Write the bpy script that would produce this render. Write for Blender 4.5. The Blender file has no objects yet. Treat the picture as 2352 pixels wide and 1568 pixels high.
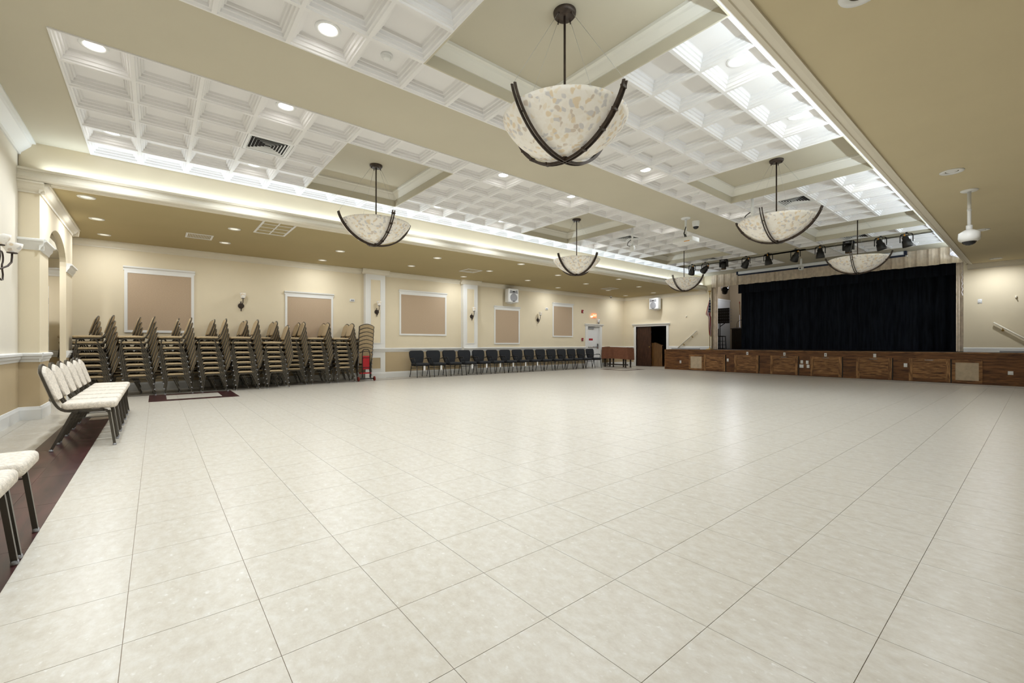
import bpy, bmesh, math, random
from math import sin, cos, pi, radians, sqrt
from mathutils import Vector, Matrix

random.seed(7)
SC = bpy.context.scene
COL = SC.collection

# ------------------------------------------------------------------ camera
CAM_H = 1.15
cam_d = bpy.data.cameras.new('camera')
cam = bpy.data.objects.new('camera', cam_d)
COL.objects.link(cam)
cam.location = (0, 0, CAM_H)
cam.rotation_euler = (pi / 2, 0, radians(50.6))
cam_d.sensor_fit = 'HORIZONTAL'
cam_d.sensor_width = 36.0
cam_d.lens = 36.0 * 995.0 / 2352.0
cam_d.shift_y = 5.5 / 2352.0
cam_d.clip_start = 0.05
cam_d.clip_end = 100
SC.camera = cam

# ------------------------------------------------------------------ world / view
W = bpy.data.worlds.new('world')
SC.world = W
W.use_nodes = True
W.node_tree.nodes['Background'].inputs[0].default_value = (0.5, 0.55, 0.6, 1)
W.node_tree.nodes['Background'].inputs[1].default_value = 0.05
SC.view_settings.view_transform = 'Standard'
SC.view_settings.look = 'None'
SC.view_settings.gamma = 1.0
SC.view_settings.use_curve_mapping = False
SC.view_settings.exposure = 0.43

cy = SC.cycles
cy.max_bounces = 6; cy.diffuse_bounces = 3; cy.glossy_bounces = 2; cy.transmission_bounces = 2; cy.transparent_max_bounces = 4
cy.caustics_reflective = False; cy.caustics_refractive = False
cy.adaptive_threshold = 0.04

# lamp strengths (W) used by the lamp builders below
P_COFFER = 19.0      # recessed lamps in the coffers
P_AISLE = 12.0        # recessed lamps in the low aisle ceilings
P_COVE = 100.0        # LED tape behind each long cornice
P_STAGE = 40.0        # work light inside the stage

# ------------------------------------------------------------------ room constants
XL, YF, YB, XR = -14.15, 19.4, -1.6, 3.2     # left wall, stage wall, near wall, right wall
ZS, ZC, ZT = 3.6, 4.22, 4.50                 # aisle ceiling, hall ceiling, tray ceiling
XFL, XFR = -9.75, -1.31                      # fascias of the raised ceiling
CX, CY = 0.605, 0.617                        # coffer pitch
LX0, RX0, Y0 = -6.09, -4.86, -0.82           # coffer field origins
YS = 18.05                                   # stage front
ZST = 0.90                                   # stage top

# ------------------------------------------------------------------ materials
MATS = {}

def mat(name, col, rough=0.6, spec=0.35, metal=0.0, var=0.0, scale=6.0, stretch=(1, 1, 1), bump=0.0,
        bscale=80.0, emit=None, estr=0.0, coords='pos', col2=None, sheen=0.0):
    """principled material with optional noise colour variation and fine bump"""
    m = bpy.data.materials.new(name)
    m.use_nodes = True
    nt = m.node_tree
    b = nt.nodes['Principled BSDF']
    b.inputs['Base Color'].default_value = (*col, 1)
    b.inputs['Roughness'].default_value = rough
    b.inputs['Specular IOR Level'].default_value = spec
    b.inputs['Metallic'].default_value = metal
    if sheen:
        b.inputs['Sheen Weight'].default_value = sheen
    if emit:
        b.inputs['Emission Color'].default_value = (*emit, 1)
        b.inputs['Emission Strength'].default_value = estr
    if var or bump:
        if coords == 'pos':
            g = nt.nodes.new('ShaderNodeNewGeometry'); src = g.outputs['Position']
        else:
            g = nt.nodes.new('ShaderNodeTexCoord'); src = g.outputs['Object']
        mp = nt.nodes.new('ShaderNodeMapping')
        mp.inputs['Scale'].default_value = stretch
        nt.links.new(src, mp.inputs['Vector'])
    if var:
        n = nt.nodes.new('ShaderNodeTexNoise')
        n.inputs['Scale'].default_value = scale
        n.inputs['Detail'].default_value = 4
        nt.links.new(mp.outputs[0], n.inputs['Vector'])
        r = nt.nodes.new('ShaderNodeValToRGB')
        c2 = col2 or tuple(min(1, c * (1 + var)) for c in col)
        c1 = tuple(c * (1 - var) for c in col) if not col2 else col
        r.color_ramp.elements[0].position = 0.33
        r.color_ramp.elements[1].position = 0.67
        r.color_ramp.elements[0].color = (*c1, 1)
        r.color_ramp.elements[1].color = (*c2, 1)
        nt.links.new(n.outputs['Fac'], r.inputs['Fac'])
        nt.links.new(r.outputs['Color'], b.inputs['Base Color'])
    if bump:
        n2 = nt.nodes.new('ShaderNodeTexNoise')
        n2.inputs['Scale'].default_value = bscale
        nt.links.new(mp.outputs[0], n2.inputs['Vector'])
        bp = nt.nodes.new('ShaderNodeBump')
        bp.inputs['Strength'].default_value = bump
        bp.inputs['Distance'].default_value = 0.01
        nt.links.new(n2.outputs['Fac'], bp.inputs['Height'])
        nt.links.new(bp.outputs['Normal'], b.inputs['Normal'])
    MATS[name] = m
    return m

def wood(name, c1, c2, scale=3.0, axis=0, rough=0.45, contrast=(0.35, 0.7), coords='pos'):
    m = bpy.data.materials.new(name)
    m.use_nodes = True
    nt = m.node_tree
    b = nt.nodes['Principled BSDF']
    b.inputs['Roughness'].default_value = rough
    b.inputs['Specular IOR Level'].default_value = 0.35
    if coords == 'pos':
        g = nt.nodes.new('ShaderNodeNewGeometry'); src = g.outputs['Position']
    else:
        g = nt.nodes.new('ShaderNodeTexCoord'); src = g.outputs['Object']
    mp = nt.nodes.new('ShaderNodeMapping')
    st = [9.0, 9.0, 9.0]; st[axis] = 1.0
    mp.inputs['Scale'].default_value = st
    nt.links.new(src, mp.inputs['Vector'])
    n = nt.nodes.new('ShaderNodeTexNoise')
    n.inputs['Scale'].default_value = scale
    n.inputs['Detail'].default_value = 6
    n.inputs['Roughness'].default_value = 0.62
    n.inputs['Distortion'].default_value = 0.8
    nt.links.new(mp.outputs[0], n.inputs['Vector'])
    r = nt.nodes.new('ShaderNodeValToRGB')
    r.color_ramp.elements[0].position = contrast[0]
    r.color_ramp.elements[1].position = contrast[1]
    r.color_ramp.elements[0].color = (*c1, 1)
    r.color_ramp.elements[1].color = (*c2, 1)
    nt.links.new(n.outputs['Fac'], r.inputs['Fac'])
    nt.links.new(r.outputs['Color'], b.inputs['Base Color'])
    MATS[name] = m
    return m

mat('cream', (0.81, 0.71, 0.52), 0.75, 0.2, var=0.02, scale=1.5)
mat('wainscot', (0.56, 0.44, 0.27), 0.75, 0.2, var=0.03, scale=2)
mat('paleback', (0.80, 0.74, 0.62), 0.75, 0.2, var=0.02, scale=1.5)
mat('trim', (0.84, 0.83, 0.79), 0.45, 0.35)
mat('trimcream', (0.82, 0.76, 0.63), 0.5, 0.3)
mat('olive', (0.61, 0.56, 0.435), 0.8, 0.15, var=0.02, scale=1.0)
mat('olive_aisle_shaded', (0.46, 0.375, 0.205), 0.8, 0.15, var=0.02, scale=1.0)  # same olive paint, with the aisle's shade put into the colour
mat('olive_soffit_lit', (0.68, 0.585, 0.385), 0.8, 0.15, var=0.02, scale=1.0)  # olive paint again, lightened to stand for light on the right soffit
mat('coffer', (0.86, 0.84, 0.82), 0.55, 0.3)
mat('traycream', (0.84, 0.81, 0.72), 0.5, 0.3)
mat('linen', (0.52, 0.395, 0.275), 0.85, 0.1, var=0.06, scale=30, stretch=(1, 1, 6), bump=0.1, bscale=200)
mat('black_metal', (0.012, 0.011, 0.010), 0.38, 0.5)
mat('frame_metal', (0.085, 0.075, 0.06), 0.32, 0.5, metal=0.55)
mat('bronze', (0.055, 0.038, 0.028), 0.45, 0.45, metal=0.3, var=0.3, scale=20)
mat('chrome', (0.75, 0.76, 0.78), 0.2, 0.5, metal=1.0)
mat('plastic_white', (0.86, 0.86, 0.84), 0.4, 0.4)
mat('plastic_grey', (0.33, 0.33, 0.34), 0.6, 0.3, var=0.2, scale=150)
mat('ivory_fabric', (0.70, 0.63, 0.53), 0.95, 0.1, var=0.16, scale=45, coords='obj', bump=0.5, bscale=160)
mat('tan_fabric', (0.50, 0.385, 0.235), 0.95, 0.1, var=0.16, scale=60, coords='obj', bump=0.3, bscale=200)
mat('black_fabric', (0.020, 0.022, 0.026), 0.75, 0.3, var=0.15, scale=90, coords='obj', bump=0.3, bscale=250)
mat('curtain_black', (0.012, 0.0145, 0.021), 0.95, 0.12, var=0.35, scale=14, stretch=(1, 1, .1))
mat('taupe', (0.72, 0.61, 0.48), 0.75, 0.25, var=0.12, scale=5, stretch=(2, 2, 1.5), sheen=0.2)
mat('brown_cloth', (0.20, 0.085, 0.048), 0.85, 0.15, var=0.08, scale=12)
mat('grout', (0.34, 0.27, 0.20), 0.8, 0.2)
mat('lens', (1, 1, 1), 0.5, 0.2, emit=(1.0, 0.98, 0.95), estr=14.0)
mat('lens_dim', (0.8, 0.78, 0.72), 0.5, 0.2, emit=(1.0, 0.9, 0.72), estr=0.55)
mat('can_dark', (0.10, 0.085, 0.06), 0.7, 0.2)
mat('red_paint', (0.42, 0.012, 0.02), 0.4, 0.4)
mat('red_device', (0.30, 0.02, 0.025), 0.45, 0.4)
mat('rubber_red', (0.18, 0.03, 0.02), 0.7, 0.2)
mat('exit_red', (0.9, 0.25, 0.12), 0.5, 0.2, emit=(1.0, 0.20, 0.07), estr=1.1)
mat('exit_letter', (1, .8, .7), 0.5, 0.2, emit=(1.0, 0.60, 0.42), estr=1.3)
mat('vent_dark', (0.035, 0.032, 0.03), 0.8, 0.1)
mat('gold', (0.55, 0.36, 0.12), 0.35, 0.5, metal=0.8)
mat('stage_floor', (0.035, 0.027, 0.022), 0.6, 0.3)
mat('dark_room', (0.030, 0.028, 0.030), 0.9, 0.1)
mat('stage_wall', (0.42, 0.33, 0.22), 0.85, 0.1)
mat('door_white', (0.82, 0.82, 0.80), 0.5, 0.3)
mat('vent_panel', (0.56, 0.45, 0.31), 0.7, 0.2, var=0.1, scale=9)
mat('slot_dark', (0.06, 0.055, 0.05), 0.8, 0.1)
mat('screen_white', (0.88, 0.89, 0.91), 0.4, 0.3)
mat('navy', (0.020, 0.028, 0.055), 0.6, 0.3)
mat('glass_dark', (0.01, 0.01, 0.012), 0.1, 0.5)
mat('amber', (0.8, 0.35, 0.05), 0.5, 0.3)
mat('gold_fringe', (0.62, 0.42, 0.14), 0.8, 0.2)
mat('number_grey', (0.22, 0.23, 0.25), 0.7, 0.2)
mat('paper', (0.86, 0.86, 0.86), 0.8, 0.1)
mat('wire', (0.62, 0.62, 0.60), 0.35, 0.5, metal=0.6)
mat('balloon', (0.75, 0.72, 0.78), 0.35, 0.5, var=0.3, scale=25)
wood('stage_wood', (0.06, 0.022, 0.006), (0.27, 0.115, 0.036), 2.2, 0)
wood('stage_wood_light', (0.085, 0.034, 0.010), (0.42, 0.205, 0.076), 3.4, 0, contrast=(0.38, 0.64))
wood('stage_wood_stile', (0.11, 0.045, 0.014), (0.46, 0.235, 0.088), 3.4, 2, contrast=(0.38, 0.64))
wood('door_wood', (0.030, 0.013, 0.007), (0.085, 0.036, 0.019), 3.0, 2)
wood('lectern_wood', (0.13, 0.055, 0.012), (0.24, 0.11, 0.025), 2.5, 2)
wood('podium_wood', (0.018, 0.010, 0.007), (0.038, 0.021, 0.014), 2.5, 2)
wood('mahogany', (0.018, 0.0065, 0.008), (0.085, 0.029, 0.027), 1.3, 0, rough=0.28, contrast=(0.3, 0.75))

def tile_material():
    m = bpy.data.materials.new('floor_tile')
    m.use_nodes = True
    nt = m.node_tree
    b = nt.nodes['Principled BSDF']
    b.inputs['Roughness'].default_value = 0.30
    b.inputs['Specular IOR Level'].default_value = 0.42
    g = nt.nodes.new('ShaderNodeNewGeometry')
    oi = nt.nodes.new('ShaderNodeObjectInfo')
    add = nt.nodes.new('ShaderNodeVectorMath'); add.operation = 'MULTIPLY_ADD'
    cmb = nt.nodes.new('ShaderNodeCombineXYZ')
    for i in range(3):
        nt.links.new(oi.outputs['Random'], cmb.inputs[i])
    nt.links.new(cmb.outputs[0], add.inputs[0])
    add.inputs[1].default_value = (31, 17, 0)
    nt.links.new(g.outputs['Position'], add.inputs[2])
    mp = nt.nodes.new('ShaderNodeMapping'); mp.inputs['Scale'].default_value = (1.0, 1.35, 1)
    nt.links.new(add.outputs[0], mp.inputs['Vector'])
    n = nt.nodes.new('ShaderNodeTexNoise'); n.inputs['Scale'].default_value = 14; n.inputs['Detail'].default_value = 9
    n.inputs['Roughness'].default_value = 0.7
    nt.links.new(mp.outputs[0], n.inputs['Vector'])
    r = nt.nodes.new('ShaderNodeValToRGB')
    e = r.color_ramp.elements
    e[0].position = 0.28; e[0].color = (0.45, 0.40, 0.32, 1)
    e[1].position = 0.74; e[1].color = (0.595, 0.57, 0.51, 1)
    x = e.new(0.5); x.color = (0.525, 0.483, 0.405, 1)
    nt.links.new(n.outputs['Fac'], r.inputs['Fac'])
    n2 = nt.nodes.new('ShaderNodeTexNoise'); n2.inputs['Scale'].default_value = 30; n2.inputs['Detail'].default_value = 5
    nt.links.new(mp.outputs[0], n2.inputs['Vector'])
    r2 = nt.nodes.new('ShaderNodeValToRGB')
    r2.color_ramp.elements[0].position = 0.62; r2.color_ramp.elements[1].position = 0.74
    r2.color_ramp.elements[0].color = (0, 0, 0, 1); r2.color_ramp.elements[1].color = (0.65, 0.65, 0.65, 1)
    nt.links.new(n2.outputs['Fac'], r2.inputs['Fac'])
    mx = nt.nodes.new('ShaderNodeMix'); mx.data_type = 'RGBA'
    nt.links.new(r2.outputs['Color'], mx.inputs[0])
    nt.links.new(r.outputs['Color'], mx.inputs[6])
    mx.inputs[7].default_value = (0.69, 0.675, 0.63, 1)
    nt.links.new(mx.outputs[2], b.inputs['Base Color'])
    bp = nt.nodes.new('ShaderNodeBump'); bp.inputs['Strength'].default_value = 0.05
    nt.links.new(n.outputs['Fac'], bp.inputs['Height'])
    nt.links.new(bp.outputs['Normal'], b.inputs['Normal'])
    MATS['floor_tile'] = m
tile_material()

def stone_material():
    m = bpy.data.materials.new('shell_stone')
    m.use_nodes = True
    nt = m.node_tree
    b = nt.nodes['Principled BSDF']
    b.inputs['Roughness'].default_value = 0.4
    tc = nt.nodes.new('ShaderNodeTexCoord')
    nz = nt.nodes.new('ShaderNodeTexNoise'); nz.inputs['Scale'].default_value = 9
    nt.links.new(tc.outputs['Object'], nz.inputs['Vector'])
    wm = nt.nodes.new('ShaderNodeMix'); wm.data_type = 'RGBA'; wm.blend_type = 'LINEAR_LIGHT'
    wm.inputs[0].default_value = 0.05
    nt.links.new(tc.outputs['Object'], wm.inputs[6]); nt.links.new(nz.outputs['Color'], wm.inputs[7])
    v = nt.nodes.new('ShaderNodeTexVoronoi'); v.inputs['Scale'].default_value = 21
    nt.links.new(wm.outputs[2], v.inputs['Vector'])
    sx = nt.nodes.new('ShaderNodeSeparateColor')
    nt.links.new(v.outputs['Color'], sx.inputs[0])
    r = nt.nodes.new('ShaderNodeValToRGB'); r.color_ramp.interpolation = 'CONSTANT'
    e = r.color_ramp.elements
    e[0].position = 0; e[0].color = (0.80, 0.75, 0.66, 1)
    e[1].position = 0.36; e[1].color = (0.70, 0.57, 0.38, 1)
    for p, c in ((0.50, (0.56, 0.54, 0.52, 1)), (0.66, (0.84, 0.80, 0.73, 1)), (0.78, (0.56, 0.47, 0.37, 1)), (0.88, (0.76, 0.67, 0.52, 1))):
        k = e.new(p); k.color = c
    nt.links.new(sx.outputs[0], r.inputs['Fac'])
    # chips fade to the cream body towards their edges
    r3 = nt.nodes.new('ShaderNodeValToRGB')
    r3.color_ramp.elements[0].position = 0.46; r3.color_ramp.elements[1].position = 0.70
    r3.color_ramp.elements[0].color = (0.85, 0.85, 0.85, 1); r3.color_ramp.elements[1].color = (0, 0, 0, 1)
    nt.links.new(v.outputs['Distance'], r3.inputs['Fac'])
    mx = nt.nodes.new('ShaderNodeMix'); mx.data_type = 'RGBA'
    nt.links.new(r3.outputs['Color'], mx.inputs[0])
    mx.inputs[6].default_value = (0.83, 0.79, 0.71, 1)
    nt.links.new(r.outputs['Color'], mx.inputs[7])
    nt.links.new(mx.outputs[2], b.inputs['Base Color'])
    nt.links.new(mx.outputs[2], b.inputs['Emission Color'])
    b.inputs['Emission Strength'].default_value = 0.10
    MATS['shell_stone'] = m
stone_material()

def flag_material():
    m = bpy.data.materials.new('flag_cloth')
    m.use_nodes = True
    nt = m.node_tree
    b = nt.nodes['Principled BSDF']; b.inputs['Roughness'].default_value = 0.7
    uv = nt.nodes.new('ShaderNodeUVMap'); uv.uv_map = 'UVMap'
    sp = nt.nodes.new('ShaderNodeSeparateXYZ'); nt.links.new(uv.outputs[0], sp.inputs[0])
    def mth(op, a, bb=None):
        n = nt.nodes.new('ShaderNodeMath'); n.operation = op
        for i, q in enumerate((a, bb)):
            if q is None: continue
            if isinstance(q, (int, float)): n.inputs[i].default_value = q
            else: nt.links.new(q, n.inputs[i])
        return n.outputs[0]
    st = mth('MODULO', mth('FLOOR', mth('MULTIPLY', sp.outputs[1], 13)), 2)
    m1 = nt.nodes.new('ShaderNodeMix'); m1.data_type = 'RGBA'
    nt.links.new(st, m1.inputs[0])
    m1.inputs[6].default_value = (0.36, 0.008, 0.018, 1); m1.inputs[7].default_value = (0.82, 0.81, 0.79, 1)
    canton = mth('MULTIPLY', mth('LESS_THAN', sp.outputs[0], 0.40), mth('GREATER_THAN', sp.outputs[1], 6 / 13))
    # stars: small round dots in a staggered lattice
    a = mth('SUBTRACT', mth('FRACT', mth('MULTIPLY', sp.outputs[0], 15)), 0.5)
    c = mth('SUBTRACT', mth('FRACT', mth('MULTIPLY', sp.outputs[1], 9.3)), 0.5)
    dd = mth('ADD', mth('MULTIPLY', a, a), mth('MULTIPLY', c, c))
    star = mth('LESS_THAN', dd, 0.055)
    m2 = nt.nodes.new('ShaderNodeMix'); m2.data_type = 'RGBA'
    nt.links.new(star, m2.inputs[0])
    m2.inputs[6].default_value = (0.012, 0.02, 0.085, 1); m2.inputs[7].default_value = (0.85, 0.85, 0.85, 1)
    m3 = nt.nodes.new('ShaderNodeMix'); m3.data_type = 'RGBA'
    nt.links.new(canton, m3.inputs[0]); nt.links.new(m1.outputs[2], m3.inputs[6]); nt.links.new(m2.outputs[2], m3.inputs[7])
    nt.links.new(m3.outputs[2], b.inputs['Base Color'])
    MATS['flag_cloth'] = m
flag_material()

# ------------------------------------------------------------------ mesh builder
class MB:
    def __init__(self):
        self.v = []; self.f = []; self.m = []; self.s = []; self.mi = 0
    def face(self, idx, smooth=False):
        self.f.append(tuple(idx)); self.m.append(self.mi); self.s.append(smooth)
    def box(self, x0, x1, y0, y1, z0, z1):
        if x0 > x1: x0, x1 = x1, x0
        if y0 > y1: y0, y1 = y1, y0
        if z0 > z1: z0, z1 = z1, z0
        b = len(self.v)
        self.v += [(x0, y0, z0), (x1, y0, z0), (x1, y1, z0), (x0, y1, z0), (x0, y0, z1), (x1, y0, z1), (x1, y1, z1), (x0, y1, z1)]
        for q in ((0, 3, 2, 1), (4, 5, 6, 7), (0, 1, 5, 4), (1, 2, 6, 5), (2, 3, 7, 6), (3, 0, 4, 7)):
            self.face([b + i for i in q])
        return self
    def rbox(self, x0, x1, y0, y1, z0, z1, r=0.02, seg=3, puff=0.0):
        """box with rounded edges (superellipsoid-free: bevelled by rings)"""
        cx, cy, cz = (x0 + x1) / 2, (y0 + y1) / 2, (z0 + z1) / 2
        hx, hy, hz = (x1 - x0) / 2, (y1 - y0) / 2, (z1 - z0) / 2
        r = min(r, hz * 0.999, hx, hy)
        rings = []
        for k in range(seg + 1):
            a = -pi / 2 + (pi / 2) * k / seg
            rings.append((r * (1 - cos(a)), -hz + r + r * sin(a)))
        for k in range(seg + 1):
            a = (pi / 2) * k / seg
            rings.append((r * (1 - cos(a)), hz - r + r * sin(a)))
        base = len(self.v); n = None
        cr = r * 2.0
        for ins, z in rings:
            pts = []
            c = max(cr - ins, 0.001)
            ex, ey = hx - ins, hy - ins
            for (sx, sy, a0) in ((1, 1, 0), (-1, 1, pi / 2), (-1, -1, pi), (1, -1, 3 * pi / 2)):
                for k in range(seg + 1):
                    a = a0 + (pi / 2) * k / seg
                    pts.append((cx + sx * (ex - c) + c * cos(a), cy + sy * (ey - c) + c * sin(a), cz + z))
            n = len(pts)
            self.v += pts
        for i in range(len(rings) - 1):
            for j in range(n):
                a, b2 = base + i * n + j, base + i * n + (j + 1) % n
                self.face((a, b2, b2 + n, a + n), True)
        self.face([base + j for j in range(n)][::-1])
        top = base + (len(rings) - 1) * n
        if puff:
            self.v.append((cx, cy, z1 + puff)); c = len(self.v) - 1
            for j in range(n):
                self.face((top + j, top + (j + 1) % n, c), True)
        else:
            self.face([top + j for j in range(n)])
        return self
    def tube(self, path, r, n=8, r2=None, caps=True, flat=None):
        """tube along a list of points; flat=(w,h) gives a rectangular bar"""
        P = [Vector(p) for p in path]
        b = len(self.v); N = len(P)
        t0 = (P[1] - P[0]).normalized()
        ref = Vector((0, 0, 1)) if abs(t0.z) < 0.9 else Vector((1, 0, 0))
        u = t0.cross(ref).normalized()
        for i in range(N):
            t = (P[min(i + 1, N - 1)] - P[max(i - 1, 0)]).normalized()
            u = (u - t * u.dot(t)).normalized()
            w = t.cross(u)
            if flat:
                for sx, sy in ((1, 1), (-1, 1), (-1, -1), (1, -1)):
                    self.v.append(tuple(P[i] + u * sx * flat[0] / 2 + w * sy * flat[1] / 2))
            else:
                rr = r if r2 is None else r + (r2 - r) * i / (N - 1)
                for k in range(n):
                    a = 2 * pi * k / n
                    self.v.append(tuple(P[i] + (u * cos(a) + w * sin(a)) * rr))
        n = 4 if flat else n
        for i in range(N - 1):
            for k in range(n):
                a = b + i * n + k; c = b + i * n + (k + 1) % n
                self.face((a, c, c + n, a + n), not flat)
        if caps:
            self.face([b + k for k in range(n)][::-1])
            self.face([b + (N - 1) * n + k for k in range(n)])
        return self
    def lathe(self, prof, c=(0, 0, 0), n=24, close=False):
        """prof: list of (r, z)"""
        b = len(self.v)
        for r, z in prof:
            for k in range(n):
                a = 2 * pi * k / n
                self.v.append((c[0] + r * cos(a), c[1] + r * sin(a), c[2] + z))
        for i in range(len(prof) - 1):
            for k in range(n):
                a = b + i * n + k; d = b + i * n + (k + 1) % n
                self.face((a, d, d + n, a + n), True)
        if prof[0][0] > 1e-5 and close: self.face([b + k for k in range(n)][::-1])
        if prof[-1][0] > 1e-5 and close: self.face([b + (len(prof) - 1) * n + k for k in range(n)])
        return self
    def mould(self, p0, p1, out, prof):
        """straight moulding: prof = closed polygon of (out, z); p0,p1 xy; out = xy unit vector"""
        b = len(self.v); n = len(prof)
        for p in (p0, p1):
            for o, z in prof:
                self.v.append((p[0] + out[0] * o, p[1] + out[1] * o, z))
        for k in range(n):
            self.face((b + k, b + (k + 1) % n, b + n + (k + 1) % n, b + n + k))
        self.face([b + k for k in range(n)][::-1])
        self.face([b + n + k for k in range(n)])
        return self
    def prism(self, poly, y0, y1, axis='y'):
        """polygon (a,b) extruded: axis y -> (x,z); axis x -> (y,z); axis z -> (x,y)"""
        b = len(self.v); n = len(poly)
        for t in (y0, y1):
            for a, c in poly:
                self.v.append({'y': (a, t, c), 'x': (t, a, c), 'z': (a, c, t)}[axis])
        for k in range(n):
            self.face((b + k, b + (k + 1) % n, b + n + (k + 1) % n, b + n + k))
        self.face([b + k for k in range(n)][::-1])
        self.face([b + n + k for k in range(n)])
        return self
    def grid(self, fn, nu, nv, smooth=True):
        b = len(self.v)
        for i in range(nu + 1):
            for j in range(nv + 1):
                self.v.append(fn(i / nu, j / nv))
        for i in range(nu):
            for j in range(nv):
                a = b + i * (nv + 1) + j
                self.face((a, a + nv + 1, a + nv + 2, a + 1), smooth)
        return self
    def sphere(self, c, r, n=12, m=8, sz=1.0):
        return self.lathe([(max(r * sin(pi * i / m), 1e-6), -r * sz * cos(pi * i / m)) for i in range(m + 1)], c, n)
    def mesh(self, name, mats):
        me = bpy.data.meshes.new(name)
        me.from_pydata(self.v, [], self.f)
        for mm in mats:
            me.materials.append(MATS[mm])
        me.polygons.foreach_set('material_index', self.m)
        me.polygons.foreach_set('use_smooth', self.s)
        bm = bmesh.new(); bm.from_mesh(me)
        bmesh.ops.recalc_face_normals(bm, faces=bm.faces)
        bm.to_mesh(me); bm.free()
        me.update()
        return me

def link(name, me, parent=None, loc=(0, 0, 0), rot=(0, 0, 0)):
    o = bpy.data.objects.new(name, me)
    COL.objects.link(o)
    o.location = loc; o.rotation_euler = rot
    if parent is not None:
        o.parent = parent
    return o

def part(name, mb, mats, parent=None, loc=(0, 0, 0), rot=(0, 0, 0), label=None):
    o = link(name, mb.mesh(name, [mats] if isinstance(mats, str) else mats), parent, loc, rot)
    if label: o['label'] = label
    return o

def tag(o, label, cat, group=None):
    o['label'] = label; o['category'] = cat
    if group: o['group'] = group
    return o

def thing(name, label, cat, loc=(0, 0, 0), rz=0.0, group=None):
    o = bpy.data.objects.new(name, None)
    COL.objects.link(o)
    o.empty_display_size = 0.1
    o.location = loc; o.rotation_euler = (0, 0, rz)
    return tag(o, label, cat, group)

def struct(name, mb, mats, label=None):
    o = part(name, mb, mats)
    o['kind'] = 'structure'
    if label: o['label'] = label
    return o

def clone(root, label, loc, rz=None, group=None):
    """copy a thing, its parts and their sub-parts, sharing the meshes"""
    def rec(o, par):
        c = o.copy(); COL.objects.link(c); c.parent = par
        for ch in KIDS.get(o.name, ()): rec(ch, c)
        return c
    r = rec(root, None)
    r.location = loc
    if rz is not None: r.rotation_euler = (0, 0, rz)
    r['label'] = label
    if group: r['group'] = group
    return r
KIDS = {}
def index_kids(root):
    KIDS[root.name] = list(root.children)
    for c in root.children: index_kids(c)

ORD = ['', 'first', 'second', 'third', 'fourth', 'fifth', 'sixth', 'seventh', 'eighth', 'ninth', 'tenth', 'eleventh',
       'twelfth', 'thirteenth', 'fourteenth', 'fifteenth', 'sixteenth', 'seventeenth']

def text_mesh(txt, size, m, depth=0.001):
    cu = bpy.data.curves.new('lettering', 'FONT')
    cu.body = txt; cu.size = size; cu.align_x = 'CENTER'; cu.align_y = 'CENTER'; cu.extrude = depth
    cu.resolution_u = 2
    o = bpy.data.objects.new('lettering_source', cu); COL.objects.link(o)
    dg = bpy.context.evaluated_depsgraph_get(); dg.update()
    me = bpy.data.meshes.new_from_object(o.evaluated_get(dg))
    bpy.data.objects.remove(o); bpy.data.curves.remove(cu)
    me.materials.clear(); me.materials.append(MATS[m])
    return me

def arc(c, r, a0, a1, n, plane='yz'):
    out = []
    for i in range(n + 1):
        a = a0 + (a1 - a0) * i / n
        out.append((c[0] + r * cos(a), c[1] + r * sin(a)))
    return out

# ================================================================== FLOOR
TS = 0.4575
TX0, TY0 = -2.23, -0.10
fb = MB().box(XL - 0.4, XR + 0.2, YB - 1.6, 21.6, -0.12, -0.004)
floor = struct('floor', fb, 'grout')
gap = 0.0012
tile_me = MB().box(gap, TS - gap, gap, TS - gap, -0.012, 0.0).mesh('floor_tile', ['floor_tile'])
cells = []
i0 = int(math.floor((XL - TX0) / TS)); i1 = int(math.ceil((XR - TX0) / TS))
j0 = int(math.floor((YB - 1.4 - TY0) / TS)); j1 = int(math.ceil((19.6 - TY0) / TS))
cyaw, syaw = cos(radians(50.6)), sin(radians(50.6))
def seen(x, y, z=0.0):
    d = -x * syaw + y * cyaw; r = x * cyaw + y * syaw
    if d < 0.3: return None
    u = 1176 + 995 * r / d; v = 789.5 - 995 * (z - CAM_H) / d
    return u, v, d
for i in range(i0, i1):
    for j in range(j0, j1):
        x, y = TX0 + i * TS, TY0 + j * TS
        if j == -2 and -9.6 < x: continue          # row of dark planks
        s_ = seen(x + TS / 2, y + TS / 2)
        inside = s_ is not None and -150 < s_[0] < 2500 and s_[1] < 1700
        cells.append((0 if inside else 1, s_[2] if s_ else 99, x, y))
cells.sort()
far = MB()
for k, (o_, d_, x, y) in enumerate(cells):
    if k < 295 and o_ == 0:
        link('floor_tile', tile_me, floor, (x, y, 0))
    else:
        far.box(max(x + gap, XL - .1), x + TS - gap, y + gap, y + TS - gap, -0.012, 0.0)
ft = part('distant_tiles', far, 'floor_tile', floor); ft['kind'] = 'stuff'
# dark planks, two to a tile width
plank_me = MB().box(gap, 0.915 - gap, 0.0008, TS / 2 - 0.0008, -0.012, 0.0002).mesh('plank', ['mahogany'])
x = -9.55
while x < 2.4:
    for q in range(2):
        link('plank', plank_me, floor, (x + (0.45 if q else 0), TY0 - 2 * TS + q * TS / 2, 0))
    x += 0.915
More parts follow.
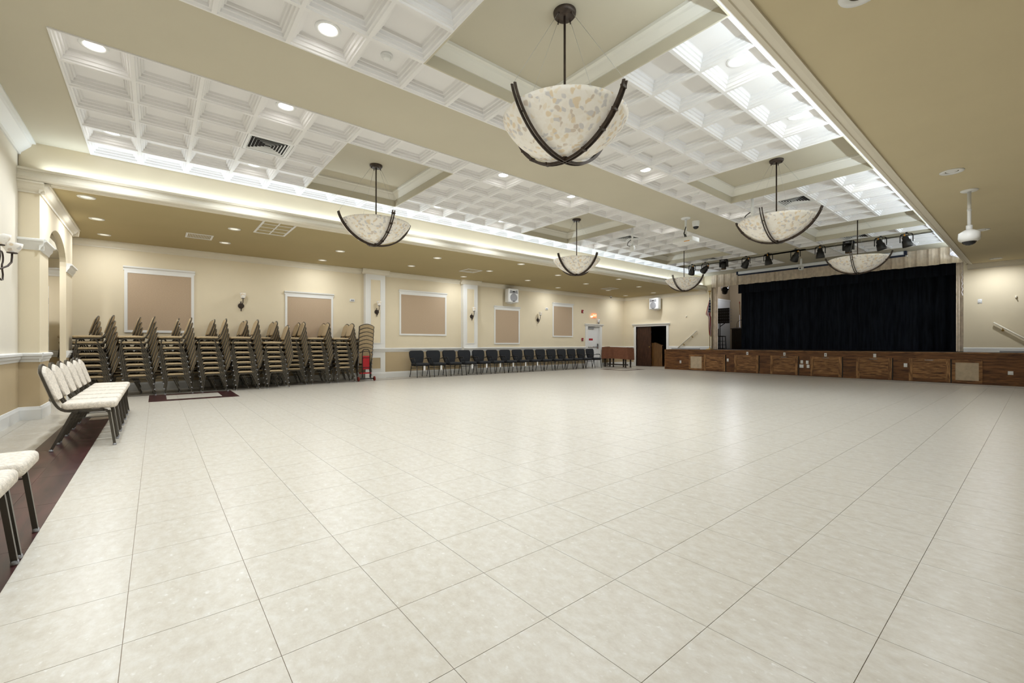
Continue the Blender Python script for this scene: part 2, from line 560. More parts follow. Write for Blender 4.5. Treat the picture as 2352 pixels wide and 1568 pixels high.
# inlaid squares and border lines
def inlay(x0, x1, y0, y1, w):
    for (a, b, c, d) in ((x0, x1, y0, y0 + w), (x0, x1, y1 - w, y1), (x0, x0 + w, y0 + w, y1 - w), (x1 - w, x1, y0 + w, y1 - w)):
        part('inlay_plank', MB().box(a, b, c, d, -0.004, 0.0012), 'mahogany', floor)
inlay(-12.66, -11.15, -0.12, 1.42, 0.29)
inlay(-12.66, -11.25, 15.55, 17.0, 0.22)
part('border_inlay', MB().box(-13.40, -13.30, 1.42, 17.45, -0.004, 0.001), 'mahogany', floor)
part('border_inlay', MB().box(-12.66, -12.58, -1.2, -0.12, -0.004, 0.001), 'mahogany', floor)
part('border_inlay', MB().box(-13.40, 2.6, 17.36, 17.45, -0.004, 0.001), 'mahogany', floor)

# ================================================================== WALLS
CROWN = [(0, 3.44), (0.015, 3.44), (0.02, 3.47), (0.05, 3.49), (0.09, 3.54), (0.10, 3.57), (0.12, 3.575), (0.12, 3.6), (0, 3.6)]
RAIL = [(0, 0.875), (0.012, 0.875), (0.018, 0.905), (0.035, 0.925), (0.038, 0.96), (0.055, 0.97), (0.055, 1.0), (0.04, 1.012), (0, 1.015)]
BASE = [(0, 0), (0.022, 0), (0.022, 0.15), (0.016, 0.175), (0.012, 0.195), (0, 0.2)]

wl = MB().box(XL - 0.2, XL, -3.2, 16.40, 0, 4.7)
wl.box(XL - 0.2, XL, 17.42, YF + 2, 0, 4.7).box(XL - 0.2, XL, 16.40, 17.42, 2.03, 4.7)
wall_left = struct('wall_left', wl, 'cream')
part('wainscot', MB().box(XL, XL + 0.004, -3.0, 16.27, 0.19, 0.88), 'wainscot', wall_left)
part('wainscot', MB().box(XL, XL + 0.004, 17.5, YF, 0.19, 0.88), 'wainscot', wall_left)
for a, b in ((-3.0, 5.29), (5.96, 9.08), (9.74, 16.27), (17.5, YF)):
    part('chair_rail', MB().mould((XL, a), (XL, b), (1, 0), RAIL), 'trim', wall_left)
for a, b in ((-3.0, 5.2), (6.04, 9.0), (9.82, YF)):
    part('crown_moulding', MB().mould((XL, a), (XL, b), (1, 0), CROWN), 'trimcream', wall_left)
bl = MB()
for a, b in ((-3.0, 5.29), (5.96, 9.08), (9.74, 16.27), (17.5, YF)):
    bl.mould((XL, a), (XL, b), (1, 0), BASE)
struct('baseboard_left', bl, 'trim')

# pilasters on the left wall
def pilaster(y0, y1):
    root = part('pilaster', MB().box(XL, -13.98, y0, y1, 0, 3.46), 'trim', wall_left)
    cr = MB()
    pr = [(o, z) for o, z in CROWN]
    cr.mould((-13.98, y0 - 0.12), (-13.98, y1 + 0.12), (1, 0), pr)
    cr.mould((XL, y0), (-13.98, y0), (0, -1), pr).mould((XL, y1), (-13.98, y1), (0, 1), pr)
    cr.box(XL, -13.98, y0, y1, 3.44, 3.6)
    part('capital', cr, 'trimcream', root)
    ym = (y0 + y1) / 2
    for (a, b, mt) in ((1.18, 3.27, 'cream'), (0.33, 0.69, 'wainscot')):
        part('inset_panel', MB().box(-13.99, -13.978, ym - 0.165, ym + 0.165, a, b), mt, root)
        fr = MB()
        for (c, d, e, f) in ((ym - .185, ym + .185, a - .02, a), (ym - .185, ym + .185, b, b + .02), (ym - .185, ym - .165, a, b), (ym + .165, ym + .185, a, b)):
            fr.box(-13.985, -13.966, c, d, e, f)
        part('panel_frame', fr, 'trim', root)
    part('rail_band', MB().mould((-13.98, y0), (-13.98, y1), (1, 0), RAIL), 'trim', root)
    part('plinth', MB().mould((-13.98, y0 - .02), (-13.98, y1 + .02), (1, 0), BASE), 'trim', root)
pilaster(5.29, 5.96)
pilaster(9.08, 9.74)

# framed fabric panels
def fabric_panel(y0, y1, z0, z1, label):
    t = thing('fabric_panel', label, 'wall panel', (XL, (y0 + y1) / 2, z0), 0, 'framed fabric panels on the long wall')
    h = (y1 - y0) / 2; H = z1 - z0
    part('fabric', MB().box(0.001, 0.018, -h + .05, h - .05, .05, H - .05), 'linen', t)
    for (a, b, c, d) in ((-h, -h + .06, 0, H), (h - .06, h, 0, H), (-h + .06, h - .06, 0, .06), (-h + .06, h - .06, H - .06, H)):
        m_ = MB().box(0.001, 0.028, a, b, c, d)
        part('frame_moulding', m_, 'trim', t)
    hd = MB().mould((0.001, -h - .02), (0.001, h + .02), (1, 0), [(0, H), (.03, H), (.035, H + .04), (.065, H + .07), (.07, H + .10), (0, H + .10)])
    part('header', hd, 'trim', t)
fabric_panel(-0.60, 0.77, 1.43, 2.95, 'wide tan fabric panel with white frame, nearest the arch')
fabric_panel(2.94, 4.31, 1.14, 2.615, 'tan fabric panel, second from the arch, lower edge behind stacked chairs')
fabric_panel(6.54, 8.42, 1.45, 2.94, 'widest tan fabric panel, between the two white pilasters')
fabric_panel(10.67, 12.03, 1.135, 2.615, 'tan fabric panel under the loudspeaker on the long wall')
fabric_panel(14.02, 15.37, 1.47, 2.945, 'tan fabric panel nearest the white exit door')

# exit door in the left wall
d = part('door_1', MB().box(XL - 0.12, XL - 0.07, 16.44, 17.38, 0.005, 2.02), 'door_white'); d['kind'] = 'structure'
part('panic_bar', MB().tube([(XL - 0.045, 16.5, 1.0), (XL - 0.045, 17.30, 1.0)], 0.02, 8).box(XL - .07, XL - .03, 17.22, 17.32, .92, 1.16), 'chrome', d)
part('door_closer', MB().box(XL - .07, XL - .02, 16.55, 16.95, 1.90, 1.97).box(XL - .03, XL - .01, 16.6, 17.05, 1.975, 1.99), 'plastic_grey', d)
sg = part('notice_plate', MB().box(XL - .07, XL - .067, 16.62, 16.92, 1.22, 1.42), 'paper', d)
part('notice_band', MB().box(XL - .067, XL - .0655, 16.62, 16.92, 1.32, 1.42), 'red_paint', sg)
t2 = MB()
t2.box(XL - .12, XL + .035, 16.27, 16.44, 0, 2.03).box(XL - .12, XL + .035, 17.38, 17.52, 0, 2.03).box(XL - .12, XL + .035, 16.27, 17.52, 2.02, 2.09)
t2.mould((XL, 16.22), (XL, 17.60), (1, 0), [(0, 2.06), (.045, 2.06), (.06, 2.09), (.085, 2.11), (.085, 2.14), (0, 2.14)])
struct('trim_1', t2, 'trim')

# stage wall with proscenium and door openings
DX0, DX1, PX0, PX1 = -13.39, -11.64, -9.42, -1.50
wf = MB()
wf.box(XL - .2, DX0, YF, YF + .2, 0, 4.7).box(DX0, DX1, YF, YF + .2, 2.045, 4.7).box(DX1, PX0, YF, YF + .2, 0, 4.7)
wf.box(PX0, PX1, YF, YF + .2, 4.26, 4.7).box(PX1, XR + .2, YF, YF + .2, 0, 4.7).box(PX0, PX1, YF, YF + .2, 0, ZST - .02)
wall_front = struct('wall_front', wf, 'cream')
part('wainscot', MB().box(XL, DX0 - .12, YF - .004, YF, .19, .88), 'wainscot', wall_front)
part('chair_rail', MB().mould((XL, YF), (DX0 - .12, YF), (0, -1), RAIL), 'trim', wall_front)
part('crown_moulding', MB().mould((XL, YF), (XFL + .12, YF), (0, -1), CROWN), 'trimcream', wall_front)
part('crown_moulding', MB().mould((XFR - .1, YF), (XR, YF), (0, -1), CROWN), 'trimcream', wall_front)
SB = [(0, ZST), (.02, ZST), (.02, ZST + .11), (.012, ZST + .135), (0, ZST + .14)]
bf = MB().mould((DX1 + .12, YF), (PX0, YF), (0, -1), SB).mould((PX1, YF), (XR, YF), (0, -1), SB).mould((XL, YF), (DX0 - .12, YF), (0, -1), BASE)
struct('baseboard_front', bf, 'trim')
part('grey_strip', MB().box(-11.35, -9.95, YF - .05, YF - .02, ZST, ZST + .045), 'plastic_grey', wall_front)  # thin grey strips along the wall foot at deck level
part('grey_strip', MB().box(-.75, 1.2, YF - .05, YF - .02, ZST, ZST + .045), 'plastic_grey', wall_front)
t3 = MB()
t3.box(DX0 - .12, DX0, YF - .03, YF + .2, 0, 2.05).box(DX1, DX1 + .12, YF - .03, YF + .2, 0, 2.05).box(DX0 - .12, DX1 + .12, YF - .03, YF + .2, 2.045, 2.11)
t3.mould((DX0 - .2, YF), (DX1 + .2, YF), (0, -1), [(0, 2.09), (.04, 2.09), (.055, 2.12), (.085, 2.15), (.085, 2.175), (0, 2.175)])
struct('trim_2', t3, 'trim')
d2 = part('door_2', MB().box(DX0 + .005, -12.55, YF + .06, YF + .105, 0.006, 2.04), 'door_wood'); d2['kind'] = 'structure'
hg = MB()
for z in (.35, 1.05, 1.75): hg.tube([(-12.54, YF + .08, z - .05), (-12.54, YF + .08, z + .05)], .012, 6)
part('hinge', hg, 'black_metal', d2)
part('door_knob', MB().sphere((-12.62, YF + .03, 1.0), .028, 10, 6), 'gold', d2)
# dark store room behind the door
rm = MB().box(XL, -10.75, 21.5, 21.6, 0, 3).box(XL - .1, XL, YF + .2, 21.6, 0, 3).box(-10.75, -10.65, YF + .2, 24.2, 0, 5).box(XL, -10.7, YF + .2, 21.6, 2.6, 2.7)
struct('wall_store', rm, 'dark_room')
cab = thing('store_cabinet', 'dark cabinet with panelled doors inside the store room', 'cabinet', (-12.45, 21.2, 0))
part('carcass', MB().box(-.55, .55, -.25, .25, 0, 2.1), 'dark_room', cab)
for sx in (-1, 1):
    dr = part('door', MB().box(sx * .27 - .25, sx * .27 + .25, -.275, -.25, .08, 2.0).box(sx * .27 - .19, sx * .27 + .19, -.285, -.275, .2, 1.88), 'black_metal', cab)
    part('handle', MB().tube([(sx * .06, -.30, .95), (sx * .06, -.30, 1.15)], .01, 6), 'chrome', dr)
lt = thing('lectern', 'orange wooden lectern standing just inside the dark doorway', 'lectern', (-12.5, 20.0, 0), radians(20))
part('body', MB().prism([(-.26, 0), (.26, 0), (.26, 1.05), (-.10, 1.20), (-.26, 1.20)], -.2, .2), 'lectern_wood', lt)
part('base', MB().box(-.28, .28, -.22, .22, 0, .05), 'lectern_wood', lt)
part('reading_top', MB().prism([(-.12, 1.2), (.29, 1.05), (.29, 1.075), (-.12, 1.225)], -.22, .22), 'lectern_wood', lt)

# near wall, pier, arch wall
wb = MB().box(-9.70, XR + .2, YB - .2, YB, 0, 4.7)
wall_back = struct('wall_back', wb, 'paleback')
part('wainscot', MB().box(-9.70, XR, YB, YB + .004, .19, .88), 'wainscot', wall_back)
part('chair_rail', MB().mould((-9.70, YB), (XR, YB), (0, 1), RAIL), 'trim', wall_back)
UC = [(0, 4.0), (.02, 4.0), (.03, 4.04), (.06, 4.07), (.13, 4.15), (.14, 4.19), (.18, 4.195), (.18, ZC), (0, ZC)]
part('crown_moulding', MB().mould((XFL, YB), (XFR, YB), (0, 1), UC), 'trim', wall_back)
part('crown_moulding', MB().mould((XFR, YB), (XR, YB), (0, 1), CROWN), 'trimcream', wall_back)
struct('baseboard_back', MB().mould((-9.70, YB), (XR, YB), (0, 1), BASE), 'trim')

YA = -1.38                                     # face of the arch wall
AX0, AX1, AZ, AR = -10.42, -12.25, 2.68, 0.50   # arch opening, spring line and rise
wa = MB()
wa.box(-9.72, AX0, YB - .05, YA, 0, 3.62)                       # pier
wa.box(AX1, -13.05, YA - .09, YA, 0, 3.62)
am = (AX0 + AX1) / 2; aw = (AX0 - AX1) / 2
NA = 18
for k in range(NA):
    a0_, a1_ = pi * k / NA, pi * (k + 1) / NA
    xa, xb = am + aw * cos(a0_), am + aw * cos(a1_)
    za, zb = AZ + AR * sin(a0_), AZ + AR * sin(a1_)
    wa.prism([(xa, za), (xa, 3.62), (xb, 3.62), (xb, zb)], YA - .09, YA)
wa.box(XL, -13.05, YA - .9, YA - .6, 0, 3.62)
wall_arch = struct('wall_arch', wa, 'cream')
CAPM = [(0, 2.58), (.012, 2.58), (.018, 2.61), (.05, 2.66), (.055, 2.70), (.085, 2.715), (.085, 2.74), (.06, 2.75), (0, 2.75)]
for nm, pr in (('capital', CAPM), ('chair_rail', RAIL), ('plinth', [(o * 1.4, z) for o, z in BASE])):
    c = MB()
    c.mould((-9.72, YB), (-9.72, YA + pr[3][0]), (1, 0), pr)
    c.mould((-9.72 + pr[3][0], YA), (AX0, YA), (0, 1), pr).mould((AX1, YA), (-13.05, YA), (0, 1), pr)
    part(nm, c, 'trim', wall_arch)
c = MB().mould((-9.72, YB), (-9.72, YA + .06), (1, 0), CROWN).mould((-9.66, YA), (-13.12, YA), (0, 1), CROWN).mould((-13.05, YA - .3), (-13.05, YA + .1), (-1, 0), CROWN)
part('crown_moulding', c, 'trimcream', wall_arch)
for (x0, x1) in ((-9.716, AX0), (AX1, -13.05)):
    part('wainscot', MB().box(x0, x1, YA, YA + .004, .19, .88), 'wainscot', wall_arch)
part('wainscot', MB().box(-9.72, -9.716, YB, YA, .19, .88), 'wainscot', wall_arch)
# vestibule behind the arch
vs = MB().box(-13.30, -13.2, YA - 1.8, YA - .09, 0, 2.95).box(-13.2, -9.8, YA - 1.9, YA - 1.8, 0, 2.95)
wall_vest = struct('wall_vestibule', vs, 'cream')
part('wainscot', MB().box(-13.2, -13.196, YA - 1.8, YA - .09, .19, .88), 'wainscot', wall_vest)
part('capital', MB().mould((-13.2, YA - 1.8), (-13.2, YA - .09), (1, 0), CAPM), 'trim', wall_vest)
part('chair_rail', MB().mould((-13.2, YA - 1.8), (-13.2, YA - .09), (1, 0), RAIL), 'trim', wall_vest)
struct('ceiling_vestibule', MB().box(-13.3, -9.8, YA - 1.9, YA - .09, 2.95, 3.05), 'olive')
VEST_LAMP = (-11.9, YA - .75, 2.95)
d3 = part('door_3', MB().box(-12.52, -12.47, YA - 1.05, YA - .27, .005, 2.3), 'door_white'); d3['kind'] = 'structure'
for z in (.45, 1.35, 2.0):
    part('hinge', MB().box(-12.47, -12.455, YA - .285, YA - .268, z - .06, z + .06), 'plastic_grey', d3)
struct('wall_right', MB().box(XR, XR + .2, YB - .2, YF + .2, 0, 4.7), 'cream')
struct('baseboard_right', MB().mould((XR, YB), (XR, YF), (-1, 0), BASE), 'trim')

# ================================================================== CEILINGS
struct('ceiling_aisle_left', MB().box(XL, XFL, -3.0, YF, ZS, ZS + .06).box(XFL - .06, XFL, -3, YF, ZS, 4.75), 'olive_aisle_shaded')
struct('ceiling_aisle_right', MB().box(XFR, XR, YB, YF, ZS, ZS + .06), 'olive_soffit_lit')
struct('trim_fascia_left', MB().box(XFL, XFL + .012, YB, YF, ZS + .1, ZC + .02), 'cream')
struct('trim_fascia_right', MB().box(XFR - .012, XFR + .05, YB, YF, ZS + .06, 4.75), 'cream')
COVE = [(-.01, ZS - .02), (.028, ZS - .02), (.034, ZS - .006), (.062, ZS - .002), (.068, ZS + .012), (.098, ZS + .016), (.104, ZS + .006), (.14, ZS + .006), (.15, ZS + .02), (.15, ZS + .06), (.138, ZS + .07), (.125, ZS + .10), (.10, ZS + .13), (.10, ZS + .16), (.115, ZS + .165), (.115, ZS + .20), (.10, ZS + .20), (.10, ZS + .17), (.085, ZS + .16), (-.01, ZS + .13)]
struct('trim_cornice_left', MB().mould((XFL, YB), (XFL, YF), (1, 0), COVE), 'trimcream')
struct('trim_cornice_right', MB().mould((XFR, YB), (XFR, YF), (-1, 0), COVE), 'trimcream')
struct('roof_light_blocker', MB().box(XL - .3, XR + .3, -3.4, 24.4, 5.0, 5.1), 'dark_room')  # unseen slab added over the ceilings to keep world light out

NY = 31
def ny(n): return Y0 + n * CY
YE = ny(NY)
LXE, RXE = LX0 - 6 * CX, RX0 + 5 * CX
T0, T1 = ny(27), ny(28)
g = MB(); zt = ZC + .05
g.box(XFL, XFR, YB, Y0, ZC, zt)                           # near band
g.box(XFL, XFR, YE, YF, ZC, zt)                           # band before the stage
g.box(LX0, RX0, Y0, T0, ZC, zt).box(LX0, RX0, T1, YE, ZC, zt)     # beam between the fields
g.box(XFL, LXE, Y0, YE, ZC, zt)
ceiling = struct('ceiling', g, 'olive')
bd = MB().box(RXE, XFR, Y0, YE, ZC - .014, zt).mould((RXE, Y0), (RXE, YE), (1, 0), [(.02, ZC - .014), (.05, ZC - .03), (.07, ZC - .03), (.09, ZC - .014)])
part('border_strip', bd, 'coffer', ceiling)

CD = .12
PROF = [(0, .04), (0, 0), (.020, 0), (.027, .018), (.043, .021), (.050, .052), (.066, .056), (.073, .086), (.088, .090), (.098, CD - .004), (.108, CD)]
def coffer_mesh():
    b = MB()
    for ins, h in PROF:
        b.v += [(ins, ins, h), (CX - ins, ins, h), (CX - ins, CY - ins, h), (ins, CY - ins, h)]
    for i in range(len(PROF) - 1):
        for k in range(4):
            a, c_ = i * 4 + k, i * 4 + (k + 1) % 4
            b.face((a, c_, c_ + 4, a + 4))
    n = (len(PROF) - 1) * 4
    b.face((n, n + 1, n + 2, n + 3))
    return b.mesh('coffer_panel', ['coffer'])
cof = coffer_mesh()
TR = ((5, 8), (14, 17), (23, 26))
GR_L = {(2, 3), (2, 18), (2, 26)}; GR_R = {(2, 18), (2, 26)}
LIGHT_N = (0, 3, 9, 12, 18)
LAMPS = []

def diffuser(name, w, h, label, loc, pattern='four', group=None):
    """square ceiling air diffuser: frame, dark throat, louvres in four triangular fields"""
    t = thing(name, label, 'vent', loc, 0, group)
    part('throat', MB().box(-w / 2 + .03, w / 2 - .03, -h / 2 + .03, h / 2 - .03, .012, .03), 'vent_dark', t)
    fr = MB()
    for (a, b, c, d_) in ((-w / 2, w / 2, -h / 2, -h / 2 + .04), (-w / 2, w / 2, h / 2 - .04, h / 2), (-w / 2, -w / 2 + .04, -h / 2 + .04, h / 2 - .04), (w / 2 - .04, w / 2, -h / 2 + .04, h / 2 - .04)):
        fr.box(a, b, c, d_, -.008, .03)
    part('frame', fr, 'plastic_white', t)
    if pattern == 'four':
        k = 7
        for i in range(1, k):
            f_ = i / k
            ax, ay = (w / 2 - .03) * f_, (h / 2 - .03) * f_
            lv = MB()
            for (p, q) in (((-ax, -ay), (ax, -ay)), ((ax, -ay), (ax, ay)), ((ax, ay), (-ax, ay)), ((-ax, ay), (-ax, -ay))):
                mx_, my_ = (p[0] + q[0]) / 2, (p[1] + q[1]) / 2
                n_ = Vector((mx_, my_)).normalized()
                o0 = .014
                b = len(lv.v)
                lv.v += [(p[0], p[1], .02), (q[0], q[1], .02), (q[0] * (1 + .10), q[1] * (1 + .10), -.002), (p[0] * (1 + .10), p[1] * (1 + .10), -.002)]
                lv.face((b, b + 1, b + 2, b + 3))
            part('louvre', lv, 'plastic_white', t)
    elif pattern == 'line':
        k = 14
        for i in range(k):
            yy = -h / 2 + .05 + (h - .1) * (i + .5) / k
            part('louvre', MB().prism([(yy - .004, -.004), (yy + .004, -.004), (yy + .016, .02), (yy + .008, .02)], -w / 2 + .04, w / 2 - .04, 'x'), 'plastic_white', t)
    else:
        nx, ny_ = 4, 2
        for i in range(1, nx):
            xx = -w / 2 + w * i / nx
            part('bar', MB().box(xx - .012, xx + .012, -h / 2 + .04, h / 2 - .04, -.006, .015), 'plastic_white', t)
        part('bar', MB().box(-w / 2 + .04, w / 2 - .04, -.012, .012, -.006, .015), 'plastic_white', t)
        lv = MB()
        for i in range(40):
            yy = -h / 2 + .05 + (h - .1) * i / 39
            lv.box(-w / 2 + .04, w / 2 - .04, yy - .002, yy + .002, .002, .012)
        part('fine_louvres', lv, 'vent_panel', t)
    return t

for fi, (x0, nx, sgn, grs, side) in enumerate(((LX0, 6, -1, GR_L, 'left'), (RX0, 5, 1, GR_R, 'right'))):
    for n in range(NY):
        for j in range(nx):
            if sgn < 0:
                xa = x0 - (j + 1) * CX
                tray = 1 <= j <= 4
                light = j in (0, 4)
            else:
                xa = x0 + j * CX
                tray = j >= 1
                light = j in (0, 4)
            if tray and any(a <= n < b for a, b in TR): continue
            if n == 27 and (sgn > 0 or j <= 4): continue
            ya = ny(n)
            if (j, n) in grs:
                where = {3: 'near the arch end', 18: 'beyond the second chandelier', 26: 'nearest the stage lights'}[n]
                diffuser('ceiling_diffuser', CX - .01, CY - .01, 'square louvred air diffuser in the %s coffered field, %s' % (side, where), (xa + CX / 2, ya + CY / 2, ZC - .004), group='air diffusers in the coffered ceiling')
                continue
            link('coffer_panel', cof, ceiling, (xa, ya, ZC - .014))
            if light and n in LIGHT_N:
                LAMPS.append((xa + CX / 2, ya + CY / 2, side, n, j))

# chandelier trays
TRC = [(0, ZT - .16), (.02, ZT - .16), (.03, ZT - .135), (.075, ZT - .07), (.085, ZT - .045), (.12, ZT - .035), (.12, ZT), (0, ZT)]
CH = []
for side, x0, x1 in (('left', LX0 - 5 * CX, LX0 - CX), ('right', RX0 + CX, RX0 + 5 * CX)):
    for k, (a, b) in enumerate(TR):
        y0, y1 = ny(a), ny(b)
        m_ = MB().box(x0 - .02, x1 + .02, y0 - .02, y1 + .02, ZT, ZT + .04)
        m_.box(x0 - .012, x0 + .006, y0 - .012, y1 + .012, ZC - .016, ZT).box(x1 - .006, x1 + .012, y0 - .012, y1 + .012, ZC - .016, ZT)
        m_.box(x0 + .006, x1 - .006, y0 - .012, y0 + .006, ZC - .016, ZT).box(x0 + .006, x1 - .006, y1 - .006, y1 + .012, ZC - .016, ZT)
        tr = part('ceiling_tray', m_, 'olive', ceiling)
        part('tray_cornice', MB().mould((x0, y0), (x0, y1), (1, 0), TRC).mould((x1, y0), (x1, y1), (-1, 0), TRC)
             .mould((x0, y0), (x1, y0), (0, 1), TRC).mould((x0, y1), (x1, y1), (0, -1), TRC), 'traycream', tr)
        CH.append(((x0 + x1) / 2, (y0 + y1) / 2, side, k))
# lighting trough across the ceiling
xa, xb = LX0 - 5 * CX, RXE
m_ = MB().box(xa, xb, T0, T1, ZC + .16, ZC + .2).box(xa, xb, T0 - .02, T0, ZC - .012, ZC + .2).box(xa, xb, T1, T1 + .02, ZC - .012, ZC + .2).box(xa - .02, xa, T0, T1, ZC - .012, ZC + .2).box(xb, xb + .02, T0, T1, ZC - .012, ZC + .2)
part('lighting_trough', m_, 'olive', ceiling)

# ================================================================== LAMPS
def lamp_light(x, y, z, power, r, col=(.86, .93, 1), spread=125):
    l = bpy.data.lights.new('lamp_light', 'AREA')
    l.shape = 'DISK'; l.size = r * 2; l.energy = power; l.color = col
    l.spread = radians(spread)
    return l

ring_me = MB().lathe([(.085, -.004), (.095, -.012), (.118, -.012), (.124, -.004), (.124, 0), (.085, 0), (.085, -.004)], n=28).mesh('trim_ring', ['plastic_white'])
lens_me = MB().lathe([(1e-6, -.006), (.05, -.006), (.085, -.003), (.086, 0)], n=24).mesh('lens', ['lens'])
for (x, y, side, n, j) in LAMPS:
    idx = LIGHT_N.index(n) + 1
    col_ = 'beside the central beam' if j == 0 else ('beside the left cove' if side == 'left' else 'beside the right cornice')
    t = thing('coffer_downlight', 'lit round downlight in %s coffer field, %s row from near end, %s' % (side, ORD[idx], col_), 'ceiling light',
              (x, y, ZC - .014 + CD), 0, 'lit downlights in the coffered ceiling')
    link('trim_ring', ring_me, t); link('lens', lens_me, t)
    lo = link('lamp', lamp_light(x, y, 0, P_COFFER, .08), t, (0, 0, -.014))

ar_me = MB().lathe([(.075, -.003), (.085, -.010), (.112, -.010), (.120, 0), (.075, 0), (.075, -.003)], n=24).mesh('trim_ring', ['plastic_white'])
al_me = MB().lathe([(1e-6, -.004), (.04, -.004), (.075, -.002), (.076, 0)], n=20).mesh('lens', ['lens_dim'])
rows = [(-.9, (-10.1, -11.73, -13.32)), (1.29, (-10.9, -12.53)), (3.76, (-10.1, -11.73, -13.32)), (6.2, (-10.9, -12.53)), (8.66, (-10.1, -11.73, -13.32)),
        (11.08, (-10.9, -12.53)), (13.54, (-10.1, -11.73, -13.32)), (16.0, (-10.9, -12.53)), (18.4, (-10.1, -11.73, -13.32))]
for r_, (y, xs) in enumerate(rows):
    for c_, x in enumerate(xs):
        pos = ('nearest the hall', 'middle', 'nearest the wall')[c_] if len(xs) == 3 else ('hall side', 'wall side')[c_]
        t = thing('aisle_downlight', 'small dim downlight in side aisle ceiling, %s row from the arch, %s' % (ORD[r_ + 1], pos), 'ceiling light', (x, y, ZS), 0, 'recessed downlights over the side aisle')
        link('trim_ring', ar_me, t); link('lens', al_me, t)
        link('lamp', lamp_light(x, y, 0, P_AISLE, .06, (.92, .96, 1), 178), t, (0, 0, -.012))
t = thing('vestibule_downlight', 'small downlight in vestibule ceiling seen through the arch', 'ceiling light', VEST_LAMP)
link('trim_ring', ar_me, t); link('lens', al_me, t)
link('lamp', lamp_light(0, 0, 0, P_AISLE * 1.6, .06, (.95, .97, 1), 170), t, (0, 0, -.012))
eye_me = MB().lathe([(.07, -.002), (.085, -.012), (.125, -.012), (.132, 0), (.07, 0), (.07, -.002)], n=28).mesh('trim_ring', ['plastic_white'])
for k, y in enumerate((-0.9, 3.80, 8.74, 13.7, 18.6)):
    t = thing('eyeball_downlight', ['white eyeball downlight in right soffit behind the camera', 'white eyeball downlight in right soffit, nearest, at top edge of picture', 'white eyeball downlight in right soffit, before the hanging camera', 'white eyeball downlight in right soffit, just beyond the hanging camera',
              'white eyeball downlight in right soffit, nearest the stage wall'][k], 'ceiling light', (-.79, y, ZS), 0, 'eyeball downlights in the right soffit')
    link('trim_ring', eye_me, t)
    part('eyeball', MB().lathe([(1e-6, -.018), (.03, -.016), (.05, -.008), (.062, .0), (.07, .0)], n=20), 'plastic_white', t)
    part('socket', MB().lathe([(.062, -.001), (.075, -.0035)], n=20), 'can_dark', t)
    link('lamp', lamp_light(0, 0, 0, P_AISLE * 1.5, .05, (.92, .96, 1), 165), t, (0, 0, -.03))

# LED tape lying behind the cornice lips
for nm, x, tilt in (('left', XFL + .06, -1), ('right', XFR - .06, 1)):
    t = thing('cove_light', 'LED cove light tape hidden behind the %s cornice' % nm, 'cove light', (x, 8.95, ZS + .19))
    part('tape', MB().box(-.006, .006, -10.3, 10.3, -.006, 0), 'plastic_white', t)
    l = bpy.data.lights.new('cove_lamp', 'AREA'); l.shape = 'RECTANGLE'; l.size = 20.6; l.size_y = .02; l.energy = P_COVE * (.55 if nm == 'left' else 1); l.color = (.74, .87, 1)
    o = link('lamp', l, t, (0, 0, .006))
    dz = -Vector((-tilt * sin(radians(30)), 0, cos(radians(30))))      # lamp looks along -z: up and a little into the hall
    dx = Vector((0, 1, 0)); dy = dz.cross(dx)
    o.rotation_euler = Matrix((dx, dy, dz)).transposed().to_euler()

# ================================================================== CHANDELIERS
def chandelier():
    t = thing('bowl_chandelier', '', 'chandelier')
    part('canopy', MB().lathe([(1e-6, -.045), (.10, -.045), (.105, -.035), (.112, -.03), (.115, -.01), (.115, 0)], (0, 0, ZT), n=28), 'bronze', t)
    part('rod', MB().tube([(0, 0, ZT - .04), (0, 0, 3.06)], .012, 10), 'bronze', t)
    R, D, ZR = .625, .37, 3.40
    rs = (R * R + D * D) / (2 * D); a_m = math.asin(R / rs)
    pr = []
    for i in range(17):
        a = a_m * i / 16
        pr.append((max(rs * sin(a), 1e-6), ZR - D + rs - rs * cos(a)))
    pr2 = [(max(r - .012, 1e-6), z + .006) for r, z in pr][::-1]
    part('bowl', MB().lathe(pr + pr2, n=56), 'shell_stone', t)
    part('rod_finial', MB().lathe([(1e-6, 3.01), (.03, 3.015), (.035, 3.03), (.012, 3.06)], n=14), 'bronze', t)
    # four ribs, each a pair of thin bars with spacer blocks, ending above the rim
    prof = []
    for i in range(15):
        a = (a_m + .10) * i / 14
        r = (rs + .035) * sin(a); z = ZR - D + rs - (rs + .035) * cos(a)
        prof.append((r, z - .0))
    prof.append((prof[-1][0] + .016, prof[-1][1] + .05))
    for k in range(4):
        a = k * pi / 2
        m_ = MB()
        ca, sa = cos(a), sin(a)
        for s_ in (-1, 1):
            m_.tube([(r * ca - s_ * .019 * sa, r * sa + s_ * .019 * ca, z) for r, z in prof], 0, flat=(.011, .028))
        rib = part('rib', m_, 'bronze', t)
        sp = MB()
        for i in (4, 8, 11, 14):
            r, z = prof[i]
            sp.tube([(r * ca - .03 * -sa * -1, r * sa - .03 * ca, z), (r * ca - .03 * sa, r * sa + .03 * ca, z)], 0, flat=(.03, .03))
        r, z = prof[11]
        sp.tube([(r * ca, r * sa, z), ((r - .045) * ca, (r - .045) * sa, z + .02)], .009, 6)
        part('spacer', sp, 'bronze', rib)
        r, z = prof[-1]
        part('suspension_wire', MB().tube([(.085 * ca, .085 * sa, ZT - .04), (r * ca, r * sa, z)], .0017, 4), 'wire', t)
        part('wire_anchor', MB().tube([(.085 * ca, .085 * sa, ZT - .045), (.09 * ca, .09 * sa, ZT - .075)], .007, 6), 'bronze', t)
    return t
c0 = chandelier(); index_kids(c0)
